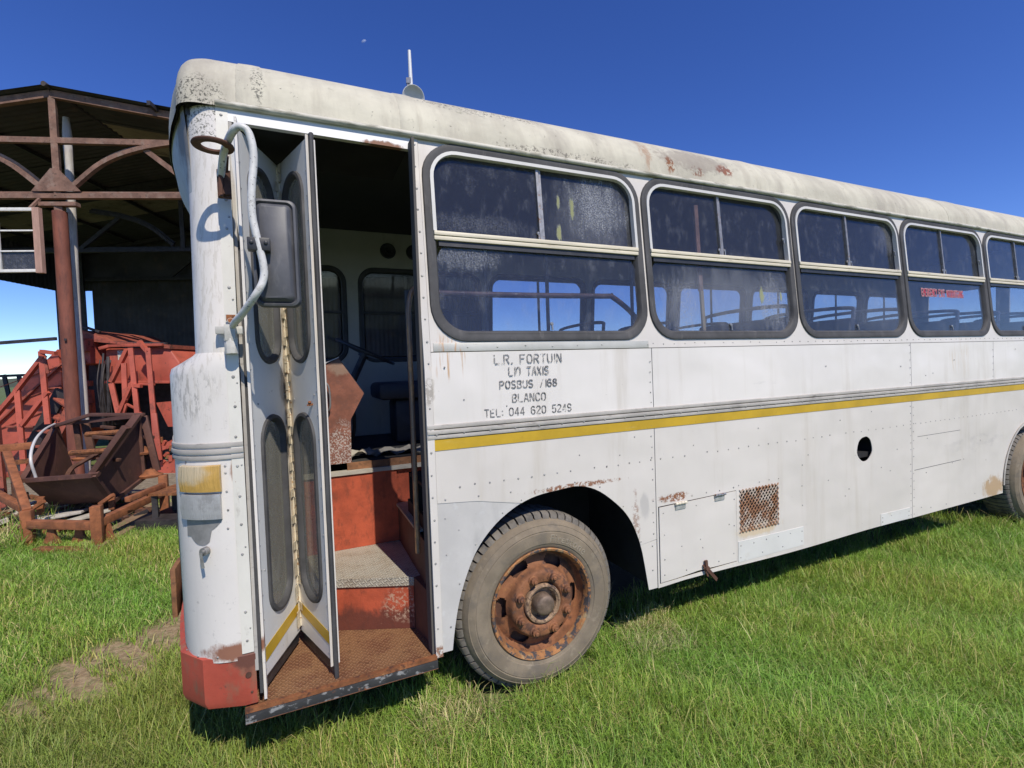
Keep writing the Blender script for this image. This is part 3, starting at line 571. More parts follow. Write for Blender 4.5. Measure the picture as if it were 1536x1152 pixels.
for sgn in (0, 1):
    yy = (lambda y: W - y) if sgn else (lambda y: y)
    m.loft([[(x, yy(yl(3.045) + a), z + .01 * math.sin(x * 2.3) * .3) for a, z in ((.0, 3.058), (-.022, 3.056), (-.030, 3.046), (-.026, 3.035), (-.012, 3.030), (.0, 3.036))] for x in np.linspace(.0, XR, 60)], closed=False, cap0=True, cap1=True)
part(m, 'gutter', mat('gutter_paint', (.58, .55, .46), .6, var=(4, .12), layers=[dict(c=(.14, .13, .08), s=(6, 20, 20), lo=.47, hi=.64, amt=.7), dict(c=(.30, .3, .16), s=12, lo=.6, hi=.7, amt=.6)]), smooth=60)
# ---- far side, rear, underbody
m = MB(); FW = [(.86, 2.03), (2.16, 3.31), (3.43, 4.58), (4.71, 5.86), (5.99, 7.14), (7.27, 8.42), (8.55, 9.6)]; FW = [(.08, .70)] + FW
fh = [rrect(a, b, 1.97 if i < 2 else 2.02, 2.80, .12)[::-1] for i, (a, b) in enumerate(FW)]
def fside(x, z, d): return (x, W - yl(z) - d, z)
m.plate([(.0, .42), (XR, .42), (XR, 3.04), (.0, 3.04)], fh, fside, .004); m.mat(1); m.plate([(.0, .75), (XR - .03, .75), (XR - .03, 3.2), (.0, 3.2)], fh, lambda x, z, d: (x, W - yl(z) - .03 - d, z), .02)
part(m, 'offside_wall', [white, cream], smooth=0)
for i, (a, b) in enumerate(FW):
    z0 = 1.97 if i < 2 else 2.02
    m = MB(); fo = lambda k: rrect(a - .03 + k, b + .03 - k, z0 - .03 + k, 2.83 - k, .15 - k)
    m.loft([[(x, W - yl(z) - .052 - d, z) for x, z in fo(k)] for k, d in ((0, 0), (.01, .012), (.04, .012), (.05, -.03))]); m.loft([[fside(x, z, d) for x, z in fo(k)] for k, d in ((0, 0), (.01, -.012), (.05, -.012), (.06, .03))])
    m.box((a + b) / 2 - .012, (a + b) / 2 + .012, W - yl(2.4) - .045, W - yl(2.4) - .03, z0, 2.80)
    if i < 2: m.box(a, b, W - yl(2.4) - .055, W - yl(2.4) - .025, 2.40, 2.425)
    fw = part(m, 'offside_window', rubber)
    m = MB(); m.box(a - .01, b + .01, -.002, .002, z0, 2.81, lambda x, y, z: fside(x, z, y + .02)); part(m, 'pane', glassfar, fw, smooth=0)
m = MB(); m.box(XR, XR + .03, .05, W - .05, .43, 1.95); m.box(XR, XR + .03, .1, W - .1, 2.8, 3.45); m.box(XR, XR + .03, .05, .3, 1.95, 2.8); m.box(XR, XR + .03, W - .3, W - .05, 1.95, 2.8); m.box(XR, XR + .03, 1.15, 1.3, 1.95, 2.8)
part(m, 'rear_wall', white, smooth=0)
m = MB(); m.box(XR + .01, XR + .016, .3, W - .3, 1.95, 2.8); part(m, 'rear_window', glassfar, smooth=0)
m = MB(); m.box(2.0, XR, .03, W - .03, 1.02, 1.06); m.box(.0, 2.0, 1.0, W - .03, 1.02, 1.06)
m.box(.0, .9, .06, W - .05, .30, .36) if 0 else None
m.box(2.3, XR - .1, .65, .85, .55, .85); m.box(.3, XR - .1, W - .85, W - .65, .55, .85)
m.box(2.26, 6.55, .02, .03, .45, 1.0) if 0 else None
m.box(2.5, 4.2, .25, .7, .47, .95); m.box(4.4, 6.3, .3, .9, .55, .98); m.tube([(1.487, .3, .52), (1.487, W - .3, .52)], .07, 10); m.tube([(RA, .4, .52), (RA, W - .4, .52)], .10, 10)
m.box(2.24, 2.26, .02, .75, .45, 1.05); m.box(.893, .91, .05, .75, .42, 1.02); m.box(.9, 2.25, .70, .72, .45, 1.2); m.box(.9, 2.25, .03, .72, 1.18, 1.20)
m.box(6.55, 6.57, .02, .9, .5, 1.15); m.box(7.9, 7.92, .02, .9, .5, 1.15); m.box(6.55, 7.92, .9, .92, .5, 1.2); m.box(6.55, 7.92, .02, .92, 1.18, 1.2)
m.box(-.1, .0, .15, W - .15, .45, 1.2)
part(m, 'underbody', dark, smooth=0)
m = MB(); m.lathe([(.618, 0.0), (.624, -.010), (.61, -.014), (.60, .0), (.60, .03)], (RC, 0.0, .51), 60, 'y', 0, PI)
part(m, 'rear_arch_lip', moulding)
# fuel filler cavity behind the round hole, and box behind the mesh
m = MB(); m.box(4.27, 4.55, .25, .26, .9, 1.25); m.box(4.27, 4.55, .006, .25, .88, .89); m.box(4.27, 4.55, .006, .25, 1.25, 1.26); m.box(4.26, 4.27, .006, .25, .88, 1.26); m.box(4.55, 4.56, .006, .25, .88, 1.26)
part(m, 'filler_recess', dark, smooth=0)
m = MB(); m.box(2.28, 2.99, .05, .06, .44, .97); part(m, 'hatch_cavity', dark, smooth=0)
# ---- hatch with hinges and broken latch
m = MB(); hx = lambda x, z, d: (x, d - .003 - .012 * max(0, (2.42 - x)) / .12 * 0, z)
m.plate([(2.306, .458), (2.45, .462), (2.62, .474), (2.80, .470), (2.971, .470), (2.971, .952), (2.306, .936)], [], hx, .006)
rivets(m, [(2.335, .90), (2.34, .76), (2.34, .6), (2.335, .5), (2.95, .9), (2.945, .72), (2.94, .53), (2.64, .68), (2.48, .66), (2.61, .905), (2.80, .50), (2.52, .5), (2.86, .92), (2.66, .62), (2.9, .735)], .0048, fn=hx)
H = part(m, 'hatch', PW)
for x in (2.475, 2.815):
    m = MB(); m.box(x - .042, x + .042, -.009, -.003, .905 + (x - 2.475) * .02, .935 + (x - 2.475) * .02); m.mat(1)
    for k in range(4): m.tube([(x - .045 + k * .024, -.012, .944 + (x - 2.475) * .02), (x - .024 + k * .024, -.012, .944 + (x - 2.475) * .02)], .009, 8)
    part(m, 'hinge', [mat('hinge_leaf', (.40, .40, .37), .5, .2, var=(30, .2)) if x < 2.6 else bpy.data.materials['hinge_leaf'], brass if x < 2.6 else steel], H)
m = MB(); m.beam((2.672, -.016, .535), (2.676, -.018, .462), .020, .012); m.beam((2.676, -.026, .47), (2.742, -.032, .395), .014, .012); m.beam((2.690, -.02, .478), (2.752, -.03, .402), .010, .010); m.tube([(2.676, -.008, .485), (2.676, -.03, .485)], .016, 10); m.beam((2.655, -.01, .505), (2.682, -.02, .43), .016, .010)
part(m, 'latch', rustdk, H)
# ---- expanded metal vent
m = MB(); gx, gz = np.linspace(3.004, 3.39, 13), np.linspace(.655, .955, 9); dx = gx[1] - gx[0]; dz = gz[1] - gz[0]
for i, x in enumerate(gx[:-1]):
    for j, z in enumerate(gz[:-1]):
        for s_ in (-1, 1):
            a = (x, -.004, z + (0 if s_ > 0 else dz)); b = (x + dx / 2, -.007, z + dz / 2); c_ = (x + dx, -.004, z + (dz if s_ > 0 else 0))
            m.beam(a, b, .0052, .005, (0, 1, 0)); m.beam(b, c_, .0052, .005, (0, 1, 0))
part(m, 'vent_mesh', mat('rusty_mesh', (.34, .17, .09), .85, var=(30, .35), layers=[dict(c=(.60, .52, .43), s=14, lo=.46, hi=.60, amt=.85)]), smooth=0)
m = MB(); m.box(3.0, 3.39, .06, .07, .66, .96); m.mat(1); m.box(3.05, 3.34, .045, .058, .76, .78); m.box(3.05, 3.34, .03, .058, .69, .74)
part(m, 'vent_recess', [dark, rustdk])
# ---- lettering: hand stencil strokes on a 4 x 6 grid
ST = {'L': [[(0, 6), (0, 1)], [(.5, 0), (3, 0)]], 'R': [[(0, 0), (0, 6)], [(.8, 6), (2.2, 6), (3, 5.2), (3, 4), (2.2, 3.1), (.8, 3.1)], [(1.6, 2.8), (3.1, 0)]], '.': [[(0, 0), (.6, 0)]],
 'F': [[(0, 0), (0, 6)], [(.8, 6), (3, 6)], [(.8, 3.2), (2.4, 3.2)]], 'O': [[(1.2, 6), (.5, 5.5), (0, 4.6), (0, 1.4), (.5, .5), (1.2, 0)], [(1.9, 6), (2.6, 5.5), (3.1, 4.6), (3.1, 1.4), (2.6, .5), (1.9, 0)]],
 'T': [[(0, 6), (3.2, 6)], [(1.6, 5.2), (1.6, 0)]], 'U': [[(0, 6), (0, 1.4), (.6, .3), (1.2, 0)], [(1.9, 0), (2.6, .3), (3.1, 1.4), (3.1, 6)]], 'I': [[(.4, 0), (.4, 6)]],
 'N': [[(0, 0), (0, 6)], [(.5, 5.6), (2.5, .6)], [(3, 0), (3, 6)]], 'A': [[(0, 0), (1.3, 6)], [(1.9, 6), (3.2, 0)], [(1, 2), (2.3, 2)]], 'X': [[(0, 0), (1.3, 2.7)], [(1.8, 3.4), (3, 6)], [(0, 6), (3, 0)]],
 'S': [[(3, 5.2), (2.2, 6), (.9, 6), (0, 5), (0, 4.1), (.8, 3.3)], [(1.2, 3.1), (2.3, 2.8), (3, 1.9), (3, .9), (2.2, 0), (.8, 0), (0, .8)]], 'P': [[(0, 0), (0, 6)], [(.8, 6), (2.2, 6), (3, 5.2), (3, 3.9), (2.2, 3), (.8, 3)]],
 'B': [[(0, 0), (0, 6)], [(.8, 6), (2.1, 6), (2.8, 5.3), (2.8, 4), (2.1, 3.2), (.8, 3.2)], [(2.2, 3), (3, 2.2), (3, .8), (2.2, 0), (.8, 0)]], 'C': [[(1.2, 6), (.5, 5.5), (0, 4.6), (0, 1.4), (.5, .5), (1.2, 0)], [(1.8, 6), (2.6, 5.6), (3, 4.8)], [(1.8, 0), (2.6, .4), (3, 1.2)]],
 'E': [[(0, 0), (0, 6)], [(.8, 6), (2.8, 6)], [(.8, 3.1), (2.3, 3.1)], [(.8, 0), (2.8, 0)]], ':': [[(0, 1), (.6, 1)], [(0, 4), (.6, 4)]], '1': [[(.6, 0), (.6, 6)]],
 '2': [[(0, 5), (.7, 6), (2.2, 6), (3, 5.1), (3, 4), (1.8, 2.6)], [(1.4, 2.1), (0, .3)], [(.3, 0), (3, 0)]], '4': [[(2.3, 0), (2.3, 1.2)], [(2.3, 2), (2.3, 6)], [(1.8, 5.6), (0, 1.6), (3, 1.6)]], '5': [[(.2, 3.4), (.4, 6)], [(1, 6), (2.9, 6)], [(.3, 3.3), (2, 3.6), (3, 2.8), (3, .9), (2.2, 0), (.8, 0), (0, .8)]],
 '6': [[(2.8, 5.3), (2, 6), (.9, 6), (0, 4.8), (0, 1.2), (.9, 0)], [(1.4, 0), (2.3, 0), (3, 1), (3, 2.4), (2.2, 3.3), (.8, 3.3)]], '7': [[(2.6, 6), (.6, 0)]], '8': [[(1.2, 6), (.2, 5.4), (.2, 4), (1.2, 3.2), (0, 2.2), (0, .8), (1.2, 0)], [(1.8, 6), (2.8, 5.4), (2.8, 4), (1.8, 3.2), (3, 2.2), (3, .8), (1.8, 0)]],
 '9': [[(.2, .8), (.9, 0), (2, 0), (3, 1.2), (3, 4.8), (2.1, 6)], [(1.5, 6), (.8, 6), (0, 5), (0, 3.7), (.9, 2.8), (2.4, 2.8)]], 'M': [[(0, 0), (0, 6)], [(.4, 5.6), (1.6, 2.5), (2.8, 5.6)], [(3.2, 6), (3.2, 0)]], 'G': [[(3, 4.8), (2.5, 5.7), (1.8, 6), (1.2, 6), (0, 4.6), (0, 1.4), (1.2, 0), (2, 0), (3, 1), (3, 2.8), (1.8, 2.8)]],
 'Y': [[(0, 6), (1.5, 3.2), (1.5, 0)], [(1.7, 3.4), (3, 6)]], 'D': [[(0, 0), (0, 6)], [(.7, 6), (2, 6), (3, 4.8), (3, 1.2), (2, 0), (.7, 0)]]}
ST['0'] = ST['O']
def strokes(mb, text, x0, x1, zb, zt, w, fn, skew=0.0, zr=None):
    wd = lambda ch: 1.5 if ch in '.:' else 1.9 if ch in 'I1' else 4.4 if ch == ' ' else 4.6
    tot = sum(wd(c) for c in text) - 1.4; ux = (x1 - x0) / tot; x = x0
    for ch in text:
        if ch != ' ':
            h = (zt - zb) / 6
            for s_ in ST[ch]:
                pts = [(x + p[0] * ux, zb + p[1] * h + skew * (x - x0)) for p in s_]
                for (ax, az), (bx, bz) in zip(pts, pts[1:]):
                    dx_, dz_ = bx - ax, bz - az; l_ = math.hypot(dx_, dz_) or 1; px, pz = -dz_ / l_ * w / 2, dx_ / l_ * w / 2; ex, ez = dx_ / l_ * w * .3, dz_ / l_ * w * .3
                    q = [(ax - ex + px, az - ez + pz), (bx + ex + px, bz + ez + pz), (bx + ex - px, bz + ez - pz), (ax - ex - px, az - ez - pz)]
                    mb.hexa([fn(u, v, 0) for u, v in q] + [fn(u, v, 1) for u, v in q])
        x += wd(ch) * ux
g = G('faded_stencil_ink'); b = g.n('ShaderNodeBsdfPrincipled'); b.inputs['Roughness'].default_value = .6
tr = g.n('ShaderNodeBsdfTransparent'); mx = g.n('ShaderNodeMixShader'); g.l(g.mix(g.ramp(g.noise(40, 4), .4, .6), (.17, .165, .16), (.33, .32, .31)), b.inputs['Base Color'])
g.l(g.math('MULTIPLY', g.ramp(g.noise(26, 6, .75, 3), .62, .46), .97), mx.inputs[0]); g.l(tr.outputs[0], mx.inputs[1]); g.l(b.outputs[0], mx.inputs[2]); g.l(mx.outputs[0], g.out.inputs[0]); inkm = g.m
for t_, x0, x1, zb, zt in (('L.R. FORTUIN', 1.232, 1.640, 1.871, 1.916), ('L10 TAXIS', 1.312, 1.553, 1.805, 1.848), ('POSBUS 7168', 1.257, 1.604, 1.737, 1.776), ('BLANCO', 1.328, 1.529, 1.661, 1.703), ('TEL: 044 620 5249', 1.165, 1.692, 1.589, 1.630)):
    
    wd_ = lambda ch: 1.5 if ch in '.:' else 1.9 if ch in 'I1' else 4.4 if ch == ' ' else 4.6
    ux_ = (x1 - x0) / (sum(wd_(c) for c in t_) - 1.4); xx = x0
    for w_ in t_.split(' '):
        wl_ = sum(wd_(c) for c in w_)
        m = MB(); strokes(m, w_, xx, xx + (wl_ - 1.4) * ux_, zb, zt, .0058, lambda u, v, k: side(u, v, -.0022 + .0014 * k)); part(m, 'lettering', inkm, smooth=0); xx += (wl_ + 4.4) * ux_
sgnr = mat('red_sticker_print', (.45, .03, .05), .5, var=(40, .2)); sgnw = mat('white_sticker_edge', (.60, .55, .55), .5)
m = MB(); ex = lambda e: (lambda u, v, k: side(u, v, .0065 + e + .001 * k))
strokes(m, 'EMERGENCY', 5.34, 5.585, 2.352, 2.418, .006, ex(0), 0); strokes(m, 'EXIT', 5.615, 5.71, 2.352, 2.416, .006, ex(0)); strokes(m, 'NOODUITGANG', 5.745, 6.022, 2.352, 2.414, .006, ex(0))
m.mat(1); strokes(m, 'EMERGENCY', 5.34, 5.585, 2.352, 2.418, .0115, ex(.0012), 0); strokes(m, 'EXIT', 5.615, 5.71, 2.352, 2.416, .0115, ex(.0012)); strokes(m, 'NOODUITGANG', 5.745, 6.022, 2.352, 2.414, .0115, ex(.0012))
part(m, 'exit_sticker', [sgnr, sgnw], smooth=0)
# ---- door leaves
def leaf(name, a, b, flip):
    a, b = Vector((a[0], a[1], 0)), Vector((b[0], b[1], 0)); d = (b - a); Ln = d.length; d.normalize(); nrm = Vector((d.y, -d.x, 0)) if not flip else Vector((d.y, -d.x, 0))
    if nrm.y > 0: nrm = -nrm
    fn = lambda s_, z, e: tuple(a + d * s_ - nrm * e + Vector((0, 0, z)))
    lo, hi = (.47, 2.945); w0, w1 = (.075, Ln - .068) if not flip else (.050, Ln - .055)
    zz = ((.69, 1.66), (1.905, 2.85))
    hs_ = [rrect(w0 + .02, w1 - .02, z0 + .02, z1 - .02, (w1 - w0) / 2 - .022, 12)[::-1] for z0, z1 in zz]
    m = MB(); m.plate([(0, lo), (Ln, lo), (Ln, hi), (0, hi)], hs_, fn, .026)
    m.mat(1)
    for s_ in (.018, Ln - .018):
        for z in np.arange(.5, 2.9, .115): m.dome(fn(s_, z, -.0002), nrm, .0045, .003)
    for s_, z in ((.05, .95), (Ln - .05, 1.75), (.07, 1.72)): m.dome(fn(s_, z, 0), nrm, .006, .004)
    o = part(m, name, [mat('door_leaf_paint', (.70, .685, .65), .42, var=((2, 2, 1), .06), layers=[dict(c=(.42, .37, .28), s=(8, 8, 1.2), lo=.55, hi=.78, amt=.5), dict(c=(.25, .23, .2), s=30, lo=.66, hi=.72, amt=.6), dict(c=(.45, .30, .12), s=(20, 20, 2), at=((.229, .44, 1.6), (.04, .05, 1.3)), amt=.5), dict(c=(.25, .2, .16), s=(16, 16, 5), at=((.21, .41, 1.78), (.05, .08, .12)), amt=.7)], bump=(3, .2, .01)) if not flip else bpy.data.materials['door_leaf_paint'], rivm])
    for z0, z1 in zz:
        rr = lambda k: rrect(w0 + k, w1 - k, z0 + k, z1 - k, (w1 - w0) / 2 - .002 - k, 12)
        m = MB(); m.loft([[fn(s_, z, e) for s_, z in rr(k)] for k, e in ((0, 0), (.004, -.011), (.018, -.013), (.028, -.006), (.034, .012))])
        q = part(m, 'window_rubber', rubber, o)
        m = MB(); m.plate(rr(.02), [], lambda s_, z, e: fn(s_, z, .010 + e), .004); part(m, 'pane', glassdoor, o, smooth=0)
    m = MB(); zs_ = (.645, .595) if not flip else (.625, .600)
    m.plate([(.005, .535 + .0), (.005, .60), (Ln - .012, .628), (Ln - .012, .572)] if not flip else [(.012, .572), (.012, .628), (Ln - .005, .605), (Ln - .005, .545)], [], lambda s_, z, e: fn(s_, z, e - .0025), .002)
    part(m, 'yellow_tape', yellow, o)
    return o, fn, Ln
l1, f1, n1 = leaf('door_leaf', (.076, .075), (.226, .452), False)
l2, f2, n2 = leaf('door_leaf', (.232, .452), (.360, .080), True)
m = MB(); z = .50
m.tube([(.229, .444, .5), (.229, .444, 2.93)], .0085, 8)
while z < 2.92:
    sx = 1 if int(z * 100) % 2 else -1
    m.box(.229 + (0 if sx > 0 else -.014), .229 + (.014 if sx > 0 else 0), .431, .437, z, z + .043, lambda x, y, q: (x, y - abs(x - .229) * 2.2, q)); z += .047
part(m, 'piano_hinge', brass, l1)
m = MB(); e0 = f2(n2, 0, -.004); e1 = Vector((.360, .080, 0)); dd = (Vector((.360, .08, 0)) - Vector((.232, .452, 0))).normalized(); nn = Vector((dd.y, -dd.x, 0)); nn = -nn if nn.y > 0 else nn
def ed(s_, e, z): p = e1 + dd * s_ - nn * e; return (p.x, p.y, z)
m.loft([[ed(.0, -.004, z), ed(.004, -.004, z), ed(.004, .008, z), ed(.0, .008, z)] for z in (.44, 2.96)], cap0=True, cap1=True)
m.mat(1); m.loft([[ed(.001, .009, z), ed(.026, .006 + .003 * math.sin(z * 9), z), ed(.030, .016, z), ed(.024, .026, z), ed(.001, .024, z)] for z in np.linspace(.38, 2.965, 40)], cap0=True, cap1=True)
m.mat(2); m.loft([[ed(.0, .0245, z), ed(.014, .0265, z), ed(.014, .036, z), ed(.0, .036, z)] for z in (.45, 2.94)], cap0=True, cap1=True)
part(m, 'edge_seal', [white, rubber, corner_w], l2)
m = MB(); p = Vector(f2(.30, 1.70, -.008)); m.beam(p + Vector((-.012, -.01, 0)), p + Vector((.018, -.012, .003)), .012, .008); m.tube([p, p + Vector((0, -.02, .016))], .007, 6); part(m, 'broken_catch', rust, l2)
# leaf-bottom rubber
m = MB()
for fq, nq in ((f1, n1), (f2, n2)):
    a_, b_ = Vector(fq(0, .47, .012)), Vector(fq(nq, .47, .012)); m.beam(a_, b_, .022, .02); m.beam(a_ - Vector((0, 0, .03)), b_ - Vector((0, 0, .03)), .008, .06)
part(m, 'sweep_rubber', black, l1)
# inner door post (left) white channel
m = MB(); m.box(.073, .084, .03, .08, .40, 2.97); part(m, 'door_post', corner_w)
# ---- entrance steps
m = MB(); m.add([(0.0, -.002, .386), (.855, -.002, .386), (.87, .05, .386), (.825, .36, .386), (.82, 1.0, .386), (0, 1.0, .386)], [(0, 1, 2, 3, 4, 5)])
m.mat(1); m.box(.0, .855, -.012, .012, .382, .400); 
STEP = part(m, 'entrance_floor', [checkrust, rust])
m = MB(); m.box(.0, .858, -.016, .006, .338, .380); m.mat(1); m.box(.0, .858, -.019, -.0165, .338, .343); part(m, 'step_edge', [bandm, rust], bevel=.002)
N0, N1 = (-.02, .70), (.822, .322)           # nose of the first step, oblique
def nz(x, e=0): t = (x - N0[0]) / (N1[0] - N0[0]); return N0[1] + (N1[1] - N0[1]) * t + e
m = MB(); m.hexa([(N0[0], nz(N0[0], .012), .387), (N1[0], nz(N1[0], .012), .387), (N1[0], nz(N1[0], .03), .387), (N0[0], nz(N0[0], .03), .387), (N0[0], nz(N0[0], .012), .64), (N1[0], nz(N1[0], .012), .64), (N1[0], nz(N1[0], .03), .64), (N0[0], nz(N0[0], .03), .64)])
m.box(0, .868, .968, .985, .685, 1.176)
part(m, 'step_riser', redriser, smooth=0)
m = MB(); pl = [(N0[0], nz(N0[0])), (N1[0], nz(N1[0])), (.868, .33), (.868, .967), (-.02, .967)]
m.add([(x, y, .685) for x, y in pl], [(0, 1, 2, 3, 4)]); m.hexa([(N0[0], nz(N0[0]), .637), (N1[0], nz(N1[0]), .637), (N1[0], nz(N1[0], .008), .637), (N0[0], nz(N0[0], .008), .637), (N0[0], nz(N0[0]), .6848), (N1[0], nz(N1[0]), .6848), (N1[0], nz(N1[0], .008), .6848), (N0[0], nz(N0[0], .008), .6848)])
part(m, 'step_tread', checkgrey, smooth=0)
m = MB(); m.hexa([(.868, .06, .386), (.878, .06, .386), (.878, .99, .386), (.868, .99, .386), (.855, .04, .93), (.866, .04, .93), (.878, .99, .93), (.868, .99, .93)])
m.hexa([(.823, .325, .386), (.868, .06, .386), (.87, .07, .386), (.87, .33, .386), (.823, .325, .684), (.858, .05, .684), (.868, .07, .684), (.868, .33, .684)])
part(m, 'stairwell_side', brownpanel, smooth=0)
m = MB(); m.box(.858, 1.6, .35, .985, .925, .94); part(m, 'upper_tread', checkgrey, smooth=0)
m = MB(); m.box(.868, 1.6, .986, 1.0, .94, 1.19); part(m, 'upper_riser', redriser, smooth=0)
m = MB(); m.box(0, 1.6, .955, 1.0, 1.178, 1.205); m.mat(1); m.box(.55, 1.6, .975, .998, 1.206, 1.252); m.mat(2); m.box(0, 2.0, 1.0, W - .06, 1.205, 1.25); m.box(1.6, XR - .03, .04, W - .06, 1.205, 1.25)
part(m, 'saloon_floor', [gwood, browntrim, floorm], smooth=0)
# ---- stanchions and rails
m = MB(); m.tube(bez([(.826, .2, .865), (.828, .2, 1.4), (.829, .2, 2.08), (.832, .2, 2.19), (.850, .205, 2.265), (.885, .215, 2.30), (.93, .22, 2.305)], 6), .0135, 10); part(m, 'entrance_handrail', handle_m)
m = MB(); m.tube([(.852, .34, .95), (.858, .35, 2.3)], .014, 8); part(m, 'door_stay', black)
m = MB(); m.tube(bez([(.88, .17, 2.262), (1.4, .17, 2.263), (2.06, .17, 2.275), (2.12, .17, 2.272), (2.30, .20, 2.17), (2.42, .25, 2.05)], 5), .0165, 10); part(m, 'grab_rail', mat('brown_pitted_rail', (.17, .10, .085), .5, .2, var=(20, .3), layers=[dict(c=(.5, .46, .4), s=(20, 60, 60), lo=.60, hi=.68, amt=.8)]))
m = MB(); m.beam((2.80, .105, 2.32), (2.785, .125, 2.90), .032, .016); m.mat(1); m.beam((2.808, .09, 2.03), (2.80, .10, 2.32), .026, .014); part(m, 'window_prop', [mat('rusty_prop_strip', (.42, .22, .13), .8, var=(20, .3)), mat('pale_wood_prop', (.68, .50, .25), .8, var=((30, 30, 4), .2))])
for x, y in ((1.80, 1.55), (2.35, 1.45), (3.4, 1.6)):
    m = MB(); m.tube([(x, y, 1.25), (x, y, 3.3)], .017, 8); part(m, 'stanchion', tube)
# ---- ceiling, inner linings
m = MB(); m.loft([[(x, yl(3) + .05, 3.0), (x, .17, 3.15), (x, .35, 3.27), (x, 1.2, 3.33), (x, W - .35, 3.27), (x, W - .17, 3.15)] for x in (-.12, XR - .03)], closed=False); part(m, 'ceiling', ceilm, smooth=60)
m = MB(); m.plate([(.90, 1.2), (XR - .03, 1.2), (XR - .03, 3.05), (.90, 3.05)], holes, lambda x, z, d: (x, yl(z) + .034 + d, z), .012); part(m, 'nearside_lining', cream, smooth=0)
m = MB(); m.box(-.12, -.10, .3, W - .3, 2.72, 3.25); m.box(-.18, -.15, .4, W - .4, 1.25, 1.90); m.mat(1); m.box(-.15, .22, .75, W - .3, 1.25, 1.88); m.mat(2); m.box(-.02, .0, .16, 1.0, .7, 1.88)
part(m, 'dashboard', [cream, black, brownpanel], bevel=.006)
for x in (1.115, 1.36):
    m = MB(); m.lathe([(0, .0), (.02, -.012), (.03, -.004), (.055, -.006), (.062, -.012), (.07, -.010), (.074, 0)], (x, W - yl(3) - .052, 2.99), 24, 'y'); part(m, 'ceiling_speaker', black)
# ---- driver's position
pz = [(.425, 1.178), (.578, 1.178), (.588, 1.538), (.680, 1.708), (.530, 1.946), (.425, 1.90)]
m = MB(); m.plate(pz, [], lambda x, z, d: (x, 1.0 + d, z), .02); m.mat(1); m.hexa([(.42, .99, 1.905), (.53, .99, 1.95), (.53, 1.5, 1.95), (.42, 1.5, 1.905), (.42, .99, 1.912), (.53, .99, 1.957), (.53, 1.5, 1.957), (.42, 1.5, 1.912)]); m.mat(2); m.box(.2, .57, 1.021, 1.5, 1.25, 1.70); m.hexa([(.535, 1.021, 1.935), (.675, 1.021, 1.710), (.675, 1.5, 1.710), (.535, 1.5, 1.935), (.533, 1.021, 1.948), (.684, 1.021, 1.712), (.684, 1.5, 1.712), (.533, 1.5, 1.948)])
pod = part(m, 'driver_podium', [podm, white, black], smooth=0)
m = MB(); m.tube(bez([(.432, .995, 1.81), (.432, .965, 1.80), (.458, .958, 1.76), (.462, .958, 1.65), (.45, .965, 1.61), (.432, .995, 1.60)], 5), .0065, 8); part(m, 'grab_loop', tube, pod)
m = MB(); cN = Vector((.80, 1.75, 2.02)); ax = Vector((.42, -.10, .9)).normalized(); u_ = ax.orthogonal().normalized(); v_ = ax.cross(u_)
m.tube([cN + (u_ * math.cos(a) + v_ * math.sin(a)) * .24 for a in np.linspace(0, 2 * PI, 41)[:-1]], .015, 8, closed=True)
for a in (.4, 2.5, 4.6): m.beam(cN - ax * .03, cN + (u_ * math.cos(a) + v_ * math.sin(a)) * .247, .03, .012)
m.tube([cN - ax * .05, cN + ax * .01], .045, 12); m.tube([cN, cN - ax * .85], .03, 8)
part(m, 'steering_wheel', black)
m = MB(); m.box(.86, 1.40, 1.55, 2.05, 1.62, 1.76); m.box(1.36, 1.50, 1.55, 2.05, 1.74, 2.35); m.box(1.0, 1.3, 1.65, 1.95, 1.25, 1.62); part(m, 'driver_seat', seatm, bevel=.04)
m = MB(); m.tube(bez([(.62, 1.55, 1.25), (.66, 1.5, 1.45), (.64, 1.45, 1.75)], 5), .014, 8); m.tube([(.64, 1.45, 1.75), (.64, 1.45, 1.80)], .028, 10); part(m, 'gear_lever', black)
# ---- passenger seats
def seat(x, y0, y1, first=[None]):
    m = MB(); m.box(x - .48, x - .06, y0, y1, 1.62, 1.74); o = m
    m.hexa([(x - .10, y0, 1.68), (x - .02, y0, 1.68), (x - .02, y1, 1.68), (x - .10, y1, 1.68), (x + .0, y0, 2.16), (x + .07, y0, 2.16), (x + .07, y1, 2.16), (x + .0, y1, 2.16)])
    m.box(x - .42, x - .38, y0 + .1, y0 + .14, 1.25, 1.62); m.box(x - .42, x - .38, y1 - .14, y1 - .1, 1.25, 1.62)
    s_ = part(m, 'passenger_seat', seatm, bevel=.02)
    m = MB(); m.tube(bez([(x + .03, y0 + .02, 2.05), (x + .055, y0 + .02, 2.20), (x + .06, y0 + .06, 2.247), (x + .06, (y0 + y1) / 2, 2.262), (x + .06, y1 - .06, 2.247), (x + .055, y1 - .02, 2.2), (x + .03, y1 - .02, 2.05)], 5), .016, 8); part(m, 'grab_handle', tube, s_)
for x in (3.66, 4.46, 5.14, 6.07, 6.85, 7.6, 8.4): seat(x, .12, .98)
for x in (2.9, 3.7, 4.5, 5.2, 6.1, 6.9, 7.7, 8.5): seat(x, 1.45, 2.32)
# ---- mirror
m = MB(); m.tube(bez([(.02, -.02, 2.69), (.045, -.11, 2.755), (.085, -.215, 2.79), (.115, -.245, 2.805), (.145, -.247, 2.785), (.158, -.247, 2.70), (.146, -.25, 2.58), (.142, -.25, 2.48), (.152, -.25, 2.40), (.172, -.25, 2.28), (.168, -.25, 2.22), (.14, -.247, 2.165), (.085, -.17, 2.10), (.052, -.10, 2.075), (.035, -.045, 2.06)], 6), .0145, 10)
MR = part(m, 'mirror_arm', whitetube)
m = MB(); c_ = Vector((.0, 0, 0))
